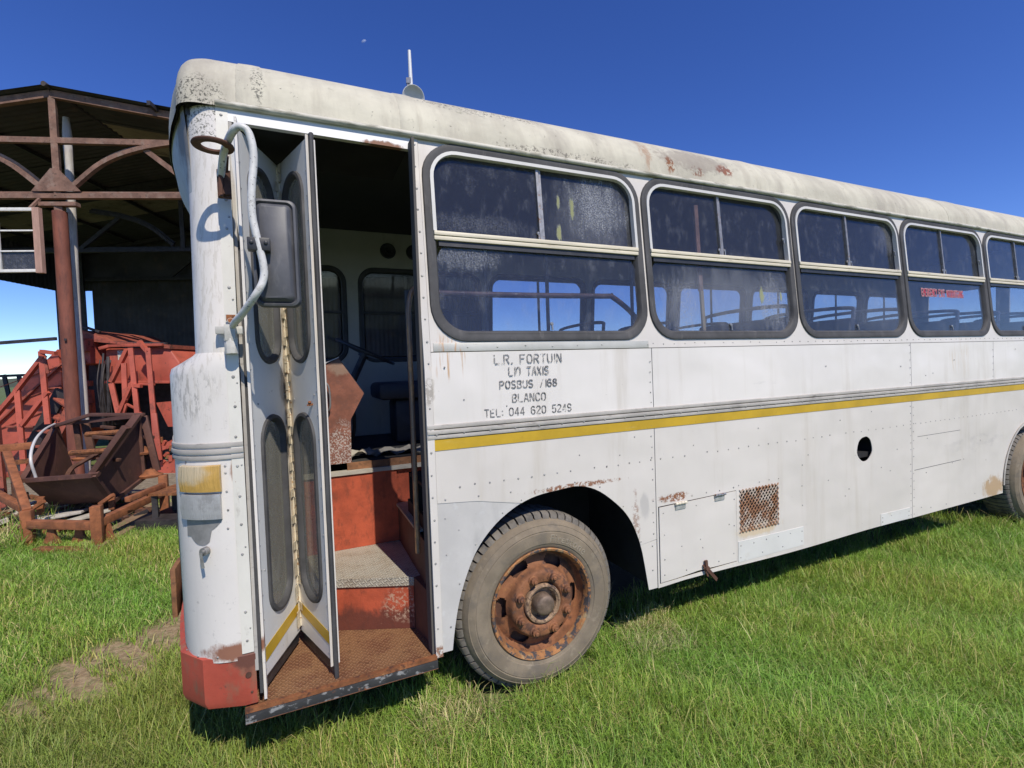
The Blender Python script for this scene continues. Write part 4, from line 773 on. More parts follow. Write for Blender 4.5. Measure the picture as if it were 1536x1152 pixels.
# flat steel ring with a rusty stem
ring_c = Vector((.012, -.145, 2.76))
m.lathe([(.042, -.004), (.072, -.006), (.075, 0), (.072, .006), (.042, .004), (.042, -.004)], ring_c, 30, 'z'); m.beam(ring_c + Vector((.03, .08, 0)), (.03, -.012, 2.70), .03, .012); m.box(.005, .055, -.024, -.008, 2.60, 2.715); m.tube([(.02, -.03, 2.70), (.018, -.035, 2.60)], .009, 8); m.tube([(.04, -.02, 2.625), (.04, -.035, 2.625)], .016, 8)
part(m, 'ring_bracket', [rustdk], MR)
m = MB(); m.box(-.03, .07, -.035, -.006, 2.030, 2.062); m.box(.005, .045, -.06, -.005, 2.0, 2.068); m.tube([(.025, -.035, 2.01), (.027, -.04, 1.945)], .026, 10); m.mat(1); m.tube([(.03, -.03, 2.075), (.03, -.055, 2.085)], .013, 8); m.box(.008, .046, -.012, -.006, 2.085, 2.115)
part(m, 'lower_bracket', [mat('bracket_paint', (.52, .50, .45), .5, var=(20, .15), layers=[dict(c=(.1, .09, .08), s=40, lo=.60, hi=.68)]), rust], MR, bevel=.002)
m = MB(); mf = lambda x, z, d: (x + d * .12, -.205 + d - .1 * (x - .2), z - .01 * (x - .2))
mo = lambda k: rrect(.133 + k, .300 - k, 2.125 + k, 2.555 - k, .03 - k * .4)
m.loft([[mf(x, z, d) for x, z in mo(k)] for k, d in ((.0, .03), (0, .006), (.004, -.004), (.012, -.007), (.016, .001), (.018, .004), (.026, -.012), (.034, -.018))], cap0=True, cap1=True)
mh = part(m, 'mirror_head', mirrorm, MR, smooth=35)
m = MB(); m.box(.120, .200, -.262, -.222, 2.335, 2.385, lambda x, y, z: (x, y, z)); m.tube([(.135, -.262, 2.365), (.135, -.268, 2.365)], .008, 8); m.tube([(.185, -.262, 2.365), (.185, -.268, 2.365)], .008, 8); part(m, 'clamp', black, MR, bevel=.006)
# ---- wheels
def lug_ring(mb, c, r0, r1, y0, y1, n=58, sgn=1):
    for k in range(n):
        a0_ = k * 2 * PI / n; a1_ = a0_ + 2 * PI / n * .80; q = []
        for yy, rr_, sk in ((y0, r0 - .012, 0), (y0 + .014 * sgn, r1 - .012, 0), (y0 + .034 * sgn, r1, .0), ((y0 + y1) / 2, r1 + .002, .03), (y1, r1 - .006, 0)):
            q.append([(c[0] + rr_ * math.cos(a + sk), c[1] + yy, c[2] + rr_ * math.sin(a + sk)) for a in (a0_, a1_)] + [(c[0] + (r0 - .03) * math.cos(a + sk), c[1] + yy, c[2] + (r0 - .03) * math.sin(a + sk)) for a in (a1_, a0_)])
        mb.loft(q, cap0=True, cap1=True)
def wheel(cx, front, near=True):
    cy = .035 if near else W - .035; sg = 1 if near else -1; c = (cx, cy, .505 if front else .505)
    m = MB()
    sw = [(.308, .012), (.322, -.004), (.338, -.008), (.342, -.013), (.372, -.018), (.405, -.016), (.409, -.0125), (.414, -.015), (.438, -.004), (.442, -.001), (.446, -.002), (.458, .014), (.470, .030)]
    m.lathe([(r, y * sg) for r, y in sw] + [(.474, .05 * sg), (.474, .24 * sg), (.44, .29 * sg), (.31, .27 * sg)], c, 96)
    m.mat(1); lug_ring(m, c, .474, .505, .028 * sg, .262 * sg, 58, sg)
    wh = m.build('wheel', [tyrem, treadm], BUS, smooth=35)
    if not near: 
        m = MB(); m.lathe([(.31, 0), (.27, .1 * sg), (0, .1 * sg)], c, 40); m.build('rim', rimm, wh); return wh
    if front:
        prof = [(.300, .020), (.313, .004), (.316, -.008), (.311, -.013), (.303, -.010), (.297, .002), (.290, .018), (.286, .042), (.280, .060), (.274, .074), (.269, .080), (.264, .078), (.258, .074), (.250, .070), (.243, .067), (.236, .064), (.229, .061), (.222, .058), (.215, .054), (.208, .048), (.202, .036), (.196, .018), (.191, .004), (.185, -.004), (.176, -.008), (.130, -.008), (.124, -.004), (.119, .004), (.114, .02), (.112, .06)]
        rf = [(r, y) for r, y in prof]
        hc = [math.radians(a) for a in (120, 63, 180, 237, 300, 357)]
        i0 = [i for i, (r, y) in enumerate(rf)]
        def skip(i, k):
            r = (rf[i][0] + rf[i + 1][0]) / 2; a = (k + .5) / 180 * 2 * PI
            if not (.203 < r < .262): return False
            for h in hc:
                d = abs((a - h + PI) % (2 * PI) - PI) * r; e = abs(r - .233)
                if d < .058 and e < .0265 and (d < .033 or math.hypot(d - .033, e) < .0255): return True
            return False
        m = MB(); m.lathe(rf, c, 180, skip=skip); 
        m.mat(1)
        rim = m.build('rim', [rimm, dark], wh, smooth=45)
        m = MB(); m.lathe([(.3135, .004), (.3165, -.009), (.311, -.0145), (.300, -.010), (.290, .010), (.2865, .030)], c, 120); m.build('rim_flange', rimouter, wh)
        m = MB(); m.lathe([(.0, .10), (.30, .10), (.30, .16)], c, 40); m.build('brake_drum', rustdk, wh)
        for k in range(8):
            a = math.radians(22 + 45 * k); p = (c[0] + .158 * math.cos(a), c[1] + .002, c[2] + .158 * math.sin(a)); m = MB()
            m.lathe([(.030, -.008), (.029, -.014), (.022, -.018), (.0215, -.014), (.0215, -.034), (.018, -.039), (.0115, -.039), (.011, -.047), (.007, -.050), (0, -.050)], p, 12)
            m.build('wheel_nut', rimm, wh, smooth=30)
        m = MB(); m.lathe([(.113, .05), (.1125, -.006), (.108, -.012), (.098, -.014), (.094, -.009), (.086, -.004), (.083, .016), (.078, .026), (.05, .026)], c, 48); m.mat(1)
        m.lathe([(.060, .026), (.058, -.030), (.053, -.040), (.040, -.046), (.018, -.048), (0, -.048)], c, 32)
        m.build('hub', [hubm, capm], wh, smooth=40)
    else:
        m = MB(); m.lathe([(.300, .020), (.313, .004), (.316, -.008), (.308, -.010), (.298, .006), (.285, .04), (.275, .16), (.262, .185), (.21, .20), (.17, .21), (.12, .21), (.11, .17), (.09, .16), (0, .16)], c, 72); m.build('rim', [rimm], wh, smooth=45)
    return wh
wf = wheel(1.487, True); wr = wheel(RA, False); wheel(1.487, True, False); wheel(RA, False, False)
# raised maker's name on the front tyre
fc = bpy.data.curves.new('tyre_name', 'FONT'); fc.body = 'Firestone'; fc.size = .062; fc.align_x = 'CENTER'; fc.extrude = .003; fc.space_character = 1.12
fo_ = bpy.data.objects.new('tyre_name', fc); COL.objects.link(fo_); bpy.context.view_layer.update()
me_ = bpy.data.meshes.new_from_object(fo_.evaluated_get(bpy.context.evaluated_depsgraph_get())); bpy.data.objects.remove(fo_)
cw = Vector((1.487, .035, .505))
for v in me_.vertices:
    r = .352 + v.co.y; a = math.radians(62) - v.co.x / .372
    v.co = cw + Vector((r * math.cos(a), -.0175 - .004 * (v.co.z > 0) + abs(r - .385) * .16, r * math.sin(a))) - BUS.location
me_.materials.append(mat('relief_shading_rubber', (.34, .285, .21), .9, var=(20, .2))); to = bpy.data.objects.new('tyre_lettering', me_); COL.objects.link(to); to.parent = wf  # lighter colour stands in for the shading that brings out raised letters
# ================================================================== SHED
WHT = bpy.data.materials
shedrust = mat('shed_steel_rust', (.21, .115, .08), .85, var=((5, 5, 5), .3), layers=[dict(c=(.30, .22, .17), s=(6, 6, 6), lo=.5, hi=.68, amt=.6), dict(c=(.07, .04, .03), s=18, lo=.56, hi=.68, amt=.7)], bump=(30, .3, .006))
postred = mat('oxide_red_post', (.20, .065, .04), .75, var=((6, 6, 2), .25), layers=[dict(c=(.11, .04, .03), s=(20, 20, 4), lo=.5, hi=.68, amt=.7)])
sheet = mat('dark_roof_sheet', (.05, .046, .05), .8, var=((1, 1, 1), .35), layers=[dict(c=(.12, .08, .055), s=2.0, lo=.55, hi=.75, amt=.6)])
sheetl = mat('brown_fibre_sheet', (.24, .195, .15), .8, var=((.8, .8, .8), .3), layers=[dict(c=(.07, .055, .045), s=2.5, lo=.52, hi=.7, amt=.7)])
palew = mat('weathered_pale_timber', (.50, .46, .42), .85, var=((14, 14, 1.5), .15), layers=[dict(c=(.22, .18, .15), s=(24, 24, 2), lo=.54, hi=.68, amt=.7), dict(c=(.66, .63, .6), s=(6, 6, 3), lo=.55, hi=.7, amt=.5)], bump=((40, 40, 3), .4, .006))
plankm = mat('brown_plank', (.26, .17, .10), .85, var=((3, 14, 14), .25), layers=[dict(c=(.14, .08, .05), s=(4, 24, 24), lo=.5, hi=.7, amt=.6)], bump=((6, 40, 40), .4, .005))
redp = mat('sun_faded_red_paint', (.46, .098, .06), .6, var=((1.5, 1.5, 1.5), .18), layers=[dict(c=(.20, .06, .04), s=(5, 5, 3), lo=.54, hi=.70, amt=.7), dict(c=(.12, .05, .035), s=14, lo=.60, hi=.68, amt=.8)], bump=(8, .2, .01))
redd = mat('worn_red_brown_paint', (.32, .08, .05), .75, var=(5, .25), layers=[dict(c=(.10, .045, .03), s=12, lo=.5, hi=.66, amt=.8)])
skipm = mat('brown_rusted_plate', (.105, .046, .034), .75, var=((3, 3, 3), .22), layers=[dict(c=(.19, .085, .05), s=(8, 8, 8), lo=.54, hi=.7, amt=.6), dict(c=(.055, .03, .025), s=20, lo=.58, hi=.68, amt=.6)], bump=(20, .3, .006))
orust = mat('orange_rust', (.27, .095, .038), .88, var=(9, .3), layers=[dict(c=(.17, .07, .035), s=18, lo=.5, hi=.68, amt=.8)], bump=(50, .4, .006))
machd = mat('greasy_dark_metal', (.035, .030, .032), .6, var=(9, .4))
P0 = at(111, 640, 9.0); ANG = math.radians(6)
RGT = Vector((.9128, -.408, 0)).normalized(); FWD = Vector((.408, .9128, 0)).normalized()
RA_ = (RGT * math.cos(ANG) + FWD * math.sin(ANG)); FA = (FWD * math.cos(ANG) - RGT * math.sin(ANG))
def S(a, b, h): return Vector((P0.x, P0.y, 0)) + RA_ * a + FA * b + Vector((0, 0, h))
SHED = thing('open_shed', tuple(S(0, 0, 0)), 'open-fronted farm shed with a rusted steel roof truss and dark interior', 'shed')
def sp(m, n, mt, **k): return m.build(n, mt, SHED, **k)
HC, HM, HT = 5.27, 6.30, 7.10; PIT = .175; HALF = 7.6; LEFT = -6.0; DEP = 8.2
def truss(b, mt, full=True):
    m = MB(); m.beam(S(LEFT, b, HC), S(HALF, b, HC), .10, .09); m.beam(S(LEFT, b + .08, HC + .08), S(HALF, b + .08, HC + .08), .06, .05); sp(m, 'bottom_chord', mt)
    for s_, e in ((-1, LEFT), (1, HALF)):
        m = MB(); m.beam(S(0, b, HT), S(e, b, HT - PIT * abs(e)), .10, .13); sp(m, 'top_chord', mt)
    if full: m = MB(); m.beam(S(-2.6, b, HM), S(2.55, b, HM - .06), .08, .10); sp(m, 'collar_beam', mt)
    m = MB(); m.beam(S(0, b, HC), S(0, b, HT), .10, .10); sp(m, 'king_post', mt)
    for s_ in (-1, 1):
        m = MB(); pts = bez([S(s_ * .22, b - .02, HC + .12), S(s_ * .8, b - .02, HC + .60), S(s_ * 1.45, b - .02, HC + .86), S(s_ * 2.2, b - .02, HC + 1.0)], 5)
        for p, q in zip(pts, pts[1:]): m.beam(p, q, .09, .075)
        m.mat(1); up_ = Vector((0, 0, .075)) + FA * .05  # dark second beam, added to stand in for the shadow line above the brace
        for p, q in zip(pts, pts[1:]): m.beam(p + up_, q + up_, .05, .05)
        sp(m, 'curved_brace', [mt, machd])
        m = MB(); m.beam(S(s_ * 1.5, b + .01, HC + .88), S(s_ * 2.50, b + .01, HC + .06), .07, .09); sp(m, 'strut', mt)
        if full and s_ > 0: 
            for x in (3.9, 5.6): m = MB(); m.beam(S(x, b, HC), S(x, b, HT - PIT * x), .07, .09); sp(m, 'strut', mt)
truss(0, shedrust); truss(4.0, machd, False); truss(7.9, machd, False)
m = MB(); m.add([S(-.40, -.075, HC + .07), S(.42, -.075, HC + .07), S(.06, -.075, HC + .48), S(-.06, -.075, HC + .48), S(-.40, -.055, HC + .07), S(.42, -.055, HC + .07), S(.06, -.055, HC + .48), S(-.06, -.055, HC + .48)], [(0, 1, 2, 3), (4, 7, 6, 5), (0, 4, 5, 1), (1, 5, 6, 2), (2, 6, 7, 3), (3, 7, 4, 0)]); sp(m, 'gusset_plate', shedrust)
m = MB(); m.beam(S(-.33, -.03, HC - .16), S(.34, -.03, HC - .16), .12, .07); m.beam(S(0, 0, HC - .2), S(0, 0, HC - .36), .12, .12); sp(m, 'cap_plate', shedrust)
m = MB(); m.tube([S(.0, 0, -.1), S(.0, 0, 2.6), S(0, 0, HC - .28)], .112, 16); sp(m, 'front_post', postred)
m = MB(); m.tube([S(.05, -.13, 2.62), S(.05, -.13, 2.66)], .02, 6); sp(m, 'wire_tie', machd)
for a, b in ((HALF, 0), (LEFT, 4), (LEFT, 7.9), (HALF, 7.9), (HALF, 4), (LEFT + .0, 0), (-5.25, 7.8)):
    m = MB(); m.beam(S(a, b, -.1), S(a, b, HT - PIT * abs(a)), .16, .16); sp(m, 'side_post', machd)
# corrugated roof
def corr(a0, a1, b0, b1, nm, mt, lift=0.0, step=.038, amp=.016):
    m = MB(); bs = np.arange(b0, b1 + step * 3, step); lo, hi = [], []
    for i, b in enumerate(bs):
        z = amp * math.sin(i * PI / 2) + .10 + lift
        lo.append([S(a, b, HT - PIT * abs(a) + z) for a in (a0, (a0 + a1) / 2, a1)])
    m.loft(lo, closed=False); 
    return sp(m, nm, mt, smooth=70)
for a0, a1 in ((0, HALF + .4), (LEFT - .4, 0)):
    for b0, b1, mt in ((-.16, 1.1, sheet), (1.1, 2.5, sheetl if a0 == 0 else sheet), (2.5, 4.6, sheet), (4.6, 5.9, sheetl), (5.9, DEP + .3, sheet)):
        corr(a0, a1, b0, b1, 'roof_sheet', mt)
m = MB(); m.tube([S(0, -.18, HT + .10), S(0, DEP + .3, HT + .10)], .045, 10); sp(m, 'ridge_cap', sheet)
for b in (.0, 1.3, 2.6, 5.2, 6.6):
    for s_ in (-1, 1):
        for a in (1.8, 3.6, 5.4): 
            if b == 0: m = MB(); m.beam(S(s_ * a, -.3, HT - PIT * a + .05), S(s_ * a, DEP, HT - PIT * a + .05), .06, .08); sp(m, 'purlin', machd)
# back and right walls, left cladding band
def wall(p, q, z0, z1, nm):
    m = MB(); n = int((q - p).length / .04); lo = []; d = (q - p).normalized(); nn = Vector((d.y, -d.x, 0))
    for i in range(n + 1): c = p + d * (i * .04) + nn * (.014 * math.sin(i * PI / 2)); lo.append([(c.x, c.y, z0), (c.x, c.y, z1)])
    m.loft(lo, closed=False); return sp(m, nm, sheet, smooth=70)
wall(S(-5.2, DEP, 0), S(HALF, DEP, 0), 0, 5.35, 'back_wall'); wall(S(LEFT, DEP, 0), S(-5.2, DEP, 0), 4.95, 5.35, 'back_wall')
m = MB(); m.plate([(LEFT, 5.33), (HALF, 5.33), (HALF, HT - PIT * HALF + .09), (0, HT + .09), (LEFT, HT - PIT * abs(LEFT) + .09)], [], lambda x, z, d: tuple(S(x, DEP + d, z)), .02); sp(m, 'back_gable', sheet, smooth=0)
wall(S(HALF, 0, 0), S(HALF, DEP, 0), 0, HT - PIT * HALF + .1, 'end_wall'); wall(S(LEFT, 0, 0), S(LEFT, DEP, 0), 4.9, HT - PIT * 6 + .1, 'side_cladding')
m = MB(); m.beam(at(-60, 519, 9.3), at(84, 508, 9.1), .045, .06); sp(m, 'cross_rail', machd)
# steel window fixed beside the post
wp = lambda a, h, e=0: tuple(S(a, -.30 + e, h))
wl, wr_, wb, wt = -1.72, -.22, 3.84, 4.97
m = MB(); 
for a0, a1, h0, h1 in ((wl, wr_, wt - .055, wt), (wl, wr_, wb, wb + .05), (wl, wl + .04, wb, wt)): m.hexa([wp(a0, h0), wp(a1, h0), wp(a1, h0, .06), wp(a0, h0, .06), wp(a0, h1), wp(a1, h1), wp(a1, h1, .06), wp(a0, h1, .06)])
for a in (-1.27, -.83): m.hexa([wp(a, wb, .01), wp(a + .035, wb, .01), wp(a + .035, wb, .04), wp(a, wb, .04), wp(a, wt, .01), wp(a + .035, wt, .01), wp(a + .035, wt, .04), wp(a, wt, .04)])
for h in (4.20, 4.56): m.hexa([wp(wl, h, .01), wp(wr_, h, .01), wp(wr_, h, .03), wp(wl, h, .03), wp(wl, h + .025, .01), wp(wr_, h + .025, .01), wp(wr_, h + .025, .03), wp(wl, h + .025, .03)])
win = sp(m, 'steel_window', mat('peeling_white_window', (.70, .67, .62), .6, var=(9, .12), layers=[dict(c=(.25, .12, .08), s=14, lo=.62, hi=.72, amt=.7)]), bevel=.004)
m = MB(); m.hexa([wp(wr_, wb - .02, -.02), wp(wr_ + .11, wb - .02, -.02), wp(wr_ + .11, wb - .02, .06), wp(wr_, wb - .02, .06), wp(wr_, wt + .0, -.02), wp(wr_ + .11, wt, -.02), wp(wr_ + .11, wt, .06), wp(wr_, wt, .06)]); m.build('stile', mat('pinkish_timber_stile', (.42, .25, .19), .8, var=((9, 9, 2), .2)), win)
m = MB(); m.hexa([wp(wl, wb, .04), wp(-.83, wb, .04), wp(-.83, wb, .046), wp(wl, wb, .046), wp(wl, wt, .04), wp(-.83, wt, .04), wp(-.83, wt, .046), wp(wl, wt, .046)]); m.hexa([wp(-.80, wb, .04), wp(wr_, wb, .04), wp(wr_, wb, .046), wp(-.80, wb, .046), wp(-.80, 4.2, .04), wp(wr_, 4.2, .04), wp(wr_, 4.2, .046), wp(-.80, 4.2, .046)]); m.build('pane', glassshed, win, smooth=0)
for a in (wl + .1, -.3):
    m = MB(); m.beam(S(a, -.25, wt), S(a, -.02, HC - .04), .04, .04); m.build('hanger', shedrust, win)
# pale timber pole leaning beside the post
m = MB(); pb, pt = S(-.14, .42, -.05), S(-.10, .42, 6.9); pts = [pb.lerp(pt, t) + Vector((.012 * math.sin(t * 9), 0, 0)) for t in np.linspace(0, 1, 24)]
m.tube(pts, .1, 10, taper=[.066 + .02 * abs(math.sin(t * 7)) * .6 for t in np.linspace(0, 1, 23)] + [.05]); o = m.build('timber_pole', palew); tag(o, 'weathered pale timber pole standing upright just behind the red-brown shed post', 'pole')
# ================================================================== RED MACHINE (right, under the shed)
MC = thing('hopper_machine', tuple(at(200, 760, 10.2).xy) + (0,), 'faded red farm machine with a broad hopper and railings, inside the shed', 'farm machine')
def mp(m, n, mt, par=None, **k): return m.build(n, mt, par or MC, **k)
def prism(mb, px, d0, d1):
    """outline seen in the photo given its own place and depth: front face d0, back face d1"""
    f = [at(u, v, d0) for u, v in px]; dv = FWD * (d1 - d0); k = len(f)
    mb.add(f + [p + dv for p in f], [tuple(range(k)), tuple(range(2 * k - 1, k - 1, -1))] + [(i, k + i, k + (i + 1) % k, (i + 1) % k) for i in range(k)])
m = MB(); prism(m, [(158, 523), (252, 520), (270, 545), (262, 574), (232, 572), (160, 572)], 10.3, 12.3); hop = mp(m, 'hopper', redp, bevel=.03)
m = MB(); prism(m, [(112, 494), (130, 497), (165, 512), (255, 517), (255, 523), (112, 510)], 10.25, 12.2); mp(m, 'hopper_lid', redd, hop)
m = MB(); prism(m, [(114, 510), (134, 512), (136, 545), (116, 548)], 10.2, 11.0); mp(m, 'side_box', redp)
m = MB(); prism(m, [(176, 526), (186, 526), (186, 540), (177, 540)], 10.29, 10.31); mp(m, 'warning_plate', mat('pale_plate', (.6, .58, .5), .6, layers=[dict(c=(.2, .1, .08), s=30, lo=.5, hi=.6)]), hop, smooth=0)
m = MB(); prism(m, [(134, 498), (152, 500), (156, 640), (132, 642)], 10.6, 11.2); mp(m, 'mast', machd)
for u, w_ in ((128, 7), (120, 6)): m = MB(); prism(m, [(u, 585), (u + w_, 585), (u + w_ + 3, 622), (u + 2, 622)], 10.1, 10.2); mp(m, 'ram', redp)
m = MB(); prism(m, [(160, 574), (262, 576), (262, 700), (165, 700)], 11.6, 12.4); mp(m, 'machine_body', machd)
m = MB(); prism(m, [(234, 604), (268, 601), (262, 640), (252, 640)], 10.2, 11.5); mp(m, 'feed_cone', redp)
m = MB(); prism(m, [(235, 696), (268, 690), (268, 716), (236, 720)], 9.6, 10.2); mp(m, 'sill_beam', redp)
m = MB(); prism(m, [(240, 668), (268, 655), (268, 664), (243, 676)], 9.9, 10.0); mp(m, 'strut', redp)
rail = None
def rails(par, lst, d, w_, mt):
    for p, q in lst:
        m = MB(); m.beam(at(*p, d), at(*q, d), w_, w_ * .8); m.build('rail', mt, par)
rails(MC, [((167, 575), (178, 622)), ((167, 573), (191, 524)), ((196, 522), (208, 640)), ((222, 522), (237, 700)), ((178, 622), (199, 574)), ((194, 577), (212, 579)), ((209, 618), (214, 700)), ((186, 545), (188, 600)), ((209, 512), (222, 528))], 9.9, .085, redp)
for u in (150, 158, 166):
    m = MB(); m.tube(bez([at(u, 540, 10.2), at(u - 4, 575, 10.0), at(u + 2, 620, 10.1)], 6), .012, 6); mp(m, 'hydraulic_hose', machd)
# ================================================================== RED CHUTE WITH STEPS (left)
CH = thing('sloping_conveyor', tuple(at(40, 790, 9.6).xy) + (0,), 'faded red sloping conveyor with a stair and handrails, left of the shed post', 'farm machine')
m = MB(); prism(m, [(-70, 676), (86, 524), (92, 560), (92, 640), (60, 700), (30, 760), (-70, 790)], 10.2, 11.4); ch = m.build('chute_side', redp, CH)
m = MB()
for i in range(5): a_, b_ = (-70, 700 + i * 22), (88, 548 + i * 24); m.beam(at(a_[0], 606 + i * 32, 10.18), at(90, 548 + i * 30, 10.18), .018, .012) if i < 4 else None
m.build('rib', redd, ch)
m = MB(); m.beam(at(30, 706, 9.7), at(94, 585, 9.9), .10, .22); m.build('stair_stringer', machd, CH); m = MB(); m.beam(at(60, 700, 9.5), at(112, 600, 9.7), .08, .16); m.build('stair_stringer', redd, CH)
for t in np.linspace(.1, .9, 5):
    p, q = at(30, 706, 9.7).lerp(at(94, 585, 9.9), t), at(60, 700, 9.5).lerp(at(112, 600, 9.7), t); m = MB(); m.beam(p, q, .20, .03); m.build('tread', redd, CH)
rails(CH, [((26, 584), (37, 712)), ((62, 527), (72, 636)), ((24, 587), (66, 533)), ((33, 638), (72, 588)), ((62, 527), (84, 530)), ((-20, 640), (26, 586))], 9.45, .085, redp)
rails(CH, [((-20, 565), (50, 562)), ((6, 562), (16, 606)), ((28, 562), (34, 590))], 12.6, .08, machd)
# ================================================================== RUSTED SKIP
SK = thing('rusted_hopper', tuple(at(130, 790, 6.9).xy) + (0,), 'open brown rusted hopper tipped over on the scrap in front of the red-brown shed post', 'hopper')
A, B_, C_, D_ = at(33, 721, 6.0), at(140, 713, 5.9), at(206, 624, 7.1), at(85, 637, 7.3)
a_, b_, c_, d_ = at(76, 758, 6.5), at(168, 752, 6.3), at(215, 716, 7.2), at(122, 742, 7.6)
def panel(n, q, th=.02, mt=skipm):
    q = [Vector(p) for p in q]; nn = (q[1] - q[0]).cross(q[2] - q[0]).normalized() * th; m = MB(); m.hexa(q + [p + nn for p in q]); return m.build(n, mt, SK, smooth=0)
panel('front_plate', [A, B_, b_, a_]); panel('side_plate', [B_, C_, c_, b_]); panel('side_plate', [D_, A, a_, d_]); panel('floor_plate', [a_, b_, c_, d_])
for p, q, w_ in ((A, B_, .06), (B_, C_, .10), (C_, D_, .06), (D_, A, .06), (B_, b_, .06), (b_, c_, .07), (C_, c_, .07)): m = MB(); m.beam(p, q, w_, .05); m.build('rim_bar', skipm, SK)
for t in (.3, .62): m = MB(); p, q = C_.lerp(B_, t), C_.lerp(B_, t) + RGT * -.55 + Vector((0, 0, -.02)); m.tube([p, q], .035, 8); m.build('cross_bar', rust, SK)
for i, (p, q) in enumerate((((200, 640), (212, 715)), ((214, 634), (226, 708)), ((172, 645), (182, 690)))): m = MB(); m.beam(at(*p, 7.4), at(*q, 7.4), .07, .05); m.build('rack_bar', rustdk, SK)
m = MB(); m.tube(bez([at(92, 736, 6.7), at(105, 706, 6.8), at(122, 694, 7.0), at(152, 678, 7.1)], 6), .03, 6); m.build('loose_bar', rustdk, SK)
m = MB(); m.tube(bez([at(54, 717, 6.0), at(46, 688, 5.95), at(52, 662, 6.2), at(66, 645, 6.6), at(82, 636, 7.2)], 8), .016, 8); o = m.build('white_hose', mat('white_plastic_hose', (.62, .60, .58), .45)); tag(o, 'white hose curving over the left rim of the brown rusted hopper', 'hose')
# ================================================================== RUSTY RACK in front of the skip
RK = thing('rusty_frame', tuple(at(95, 812, 5.35).xy) + (0,), 'orange rusted steel frame with pointed teeth lying on the grass below the brown hopper', 'steel frame')
def rb(n, p, q, w_, h=None, par=RK, mt=orust): m = MB(); m.beam(p, q, w_, h); return m.build(n, mt, par, bevel=.006)
g0, g1, g2 = at(42, 790, 5.5), at(146, 785, 5.35), at(246, 735, 6.6)
def zto(p, z): return Vector((p.x, p.y, z))
rb('leg', zto(g0, 0), zto(g0, .42), .10); rb('leg', zto(g1, 0), zto(g1, .48), .10); rb('leg', zto(g2, .0), zto(g2, .55), .10)
rb('rail', zto(g0, .26), zto(g1, .26), .08, .09); rb('rail', zto(g1, .28), zto(g2, .32), .08, .09); rb('rail', zto(g0, .40), at(10, 680, 6.3), .08); rb('rail', at(-40, 676, 6.3), at(50, 668, 6.5), .09); rb('rail', at(-10, 738, 6.2), at(34, 762, 5.8), .08)
b0, b1 = at(55, 818, 5.3), at(150, 810, 5.2); rb('base_bar', zto(b0, .03), zto(b1, .03), .10, .06, mt=rust); rb('upright', zto(g1, .46) + RGT * .1 + FWD * .3, zto(g1, .46) + RGT * .1 + FWD * .9 + Vector((0, 0, .03)), .06)
for u, v in ((76, 806), (118, 803), (160, 800)):
    p = zto(at(u, v, 5.45), .04); m = MB(); q = [p - RGT * .10, p + RGT * .10, p + RGT * .05 + Vector((0, 0, .09)), p + RGT * .03 + Vector((0, 0, .2)), p - RGT * .03 + Vector((0, 0, .2)), p - RGT * .05 + Vector((0, 0, .09))]
    m.add(q + [x + FWD * .03 for x in q], [(0, 1, 2, 3, 4, 5), (11, 10, 9, 8, 7, 6)] + [(i, 6 + i, 6 + (i + 1) % 6, (i + 1) % 6) for i in range(6)]); m.build('tooth', orust, RK)
# ---- extra ironwork
def bits(par, lst, mt):
    for n_, p, q, d, w_ in lst: m = MB(); m.beam(at(*p, d), at(*q, d), w_, w_ * .8); m.build(n_, mt, par, bevel=.004)
bits(SK, [('rung', (140, 655), (176, 658), 6.7, .055), ('rung', (146, 688), (180, 690), 6.4, .05), ('rung', (150, 676), (176, 678), 6.6, .045), ('upright', (113, 628), (122, 690), 7.3, .07), ('upright', (128, 634), (140, 688), 7.35, .09), ('brace_bar', (118, 684), (150, 676), 7.2, .10), ('stub', (152, 640), (172, 642), 6.9, .05)], rustdk)
bits(SK, [('top_bar', (80, 640), (136, 622), 7.15, .06), ('top_bar', (136, 622), (216, 622), 7.15, .06), ('rail_plate', (136, 716), (190, 640), 5.95, .085), ('rack_shelf', (200, 655), (230, 656), 7.3, .06), ('rack_shelf', (204, 676), (222, 676), 7.3, .08), ('rack_upright', (216, 624), (236, 706), 7.25, .085), ('rack_upright', (206, 630), (216, 706), 7.35, .06)], skipm)
for u, v, d in ((226, 712, 7.2), (212, 678, 7.25), (128, 686, 7.25)):
    c = at(u, v, d); m = MB(); m.lathe([(0, -.03), (.15, -.03), (.16, 0), (.10, .02), (.06, .08), (0, .09)], c, 14, 'z'); m.build('foot_disc', orust, SK)
bits(MC, [('pump_block', (114, 516), (134, 514), 10.15, .22), ('pump_block', (117, 524), (133, 523), 10.1, .13), ('elbow_pipe', (122, 540), (117, 552), 10.1, .14), ('cylinder', (124, 575), (136, 575), 10.05, .14), ('elbow_pipe', (128, 585), (134, 606), 10.05, .13), ('elbow_pipe', (134, 606), (128, 624), 10.0, .11), ('bracket', (120, 560), (120, 578), 10.2, .10)], redd)
bits(MC, [('hopper_rim', (150, 523), (164, 519), 10.2, .08), ('hopper_rim', (164, 519), (244, 517), 10.2, .07), ('hopper_rim', (158, 573), (256, 573), 10.25, .07), ('cross_bar', (208, 576), (232, 577), 9.95, .05), ('guard', (203, 576), (208, 620), 9.95, .06), ('loop_bar', (186, 620), (190, 606), 9.9, .05), ('loop_bar', (190, 606), (202, 612), 9.9, .05), ('ladder_rail', (231, 620), (240, 690), 9.5, .09)], redp)
bits(MC, [('lever', (211, 510), (222, 530), 10.1, .05), ('lever', (155, 530), (150, 612), 10.1, .035), ('lever', (162, 535), (163, 618), 10.05, .05), ('top_pipe', (150, 514), (250, 516), 10.4, .08), ('top_pipe', (120, 488), (150, 498), 10.4, .06), ('column', (108, 560), (112, 640), 10.4, .10)], machd)
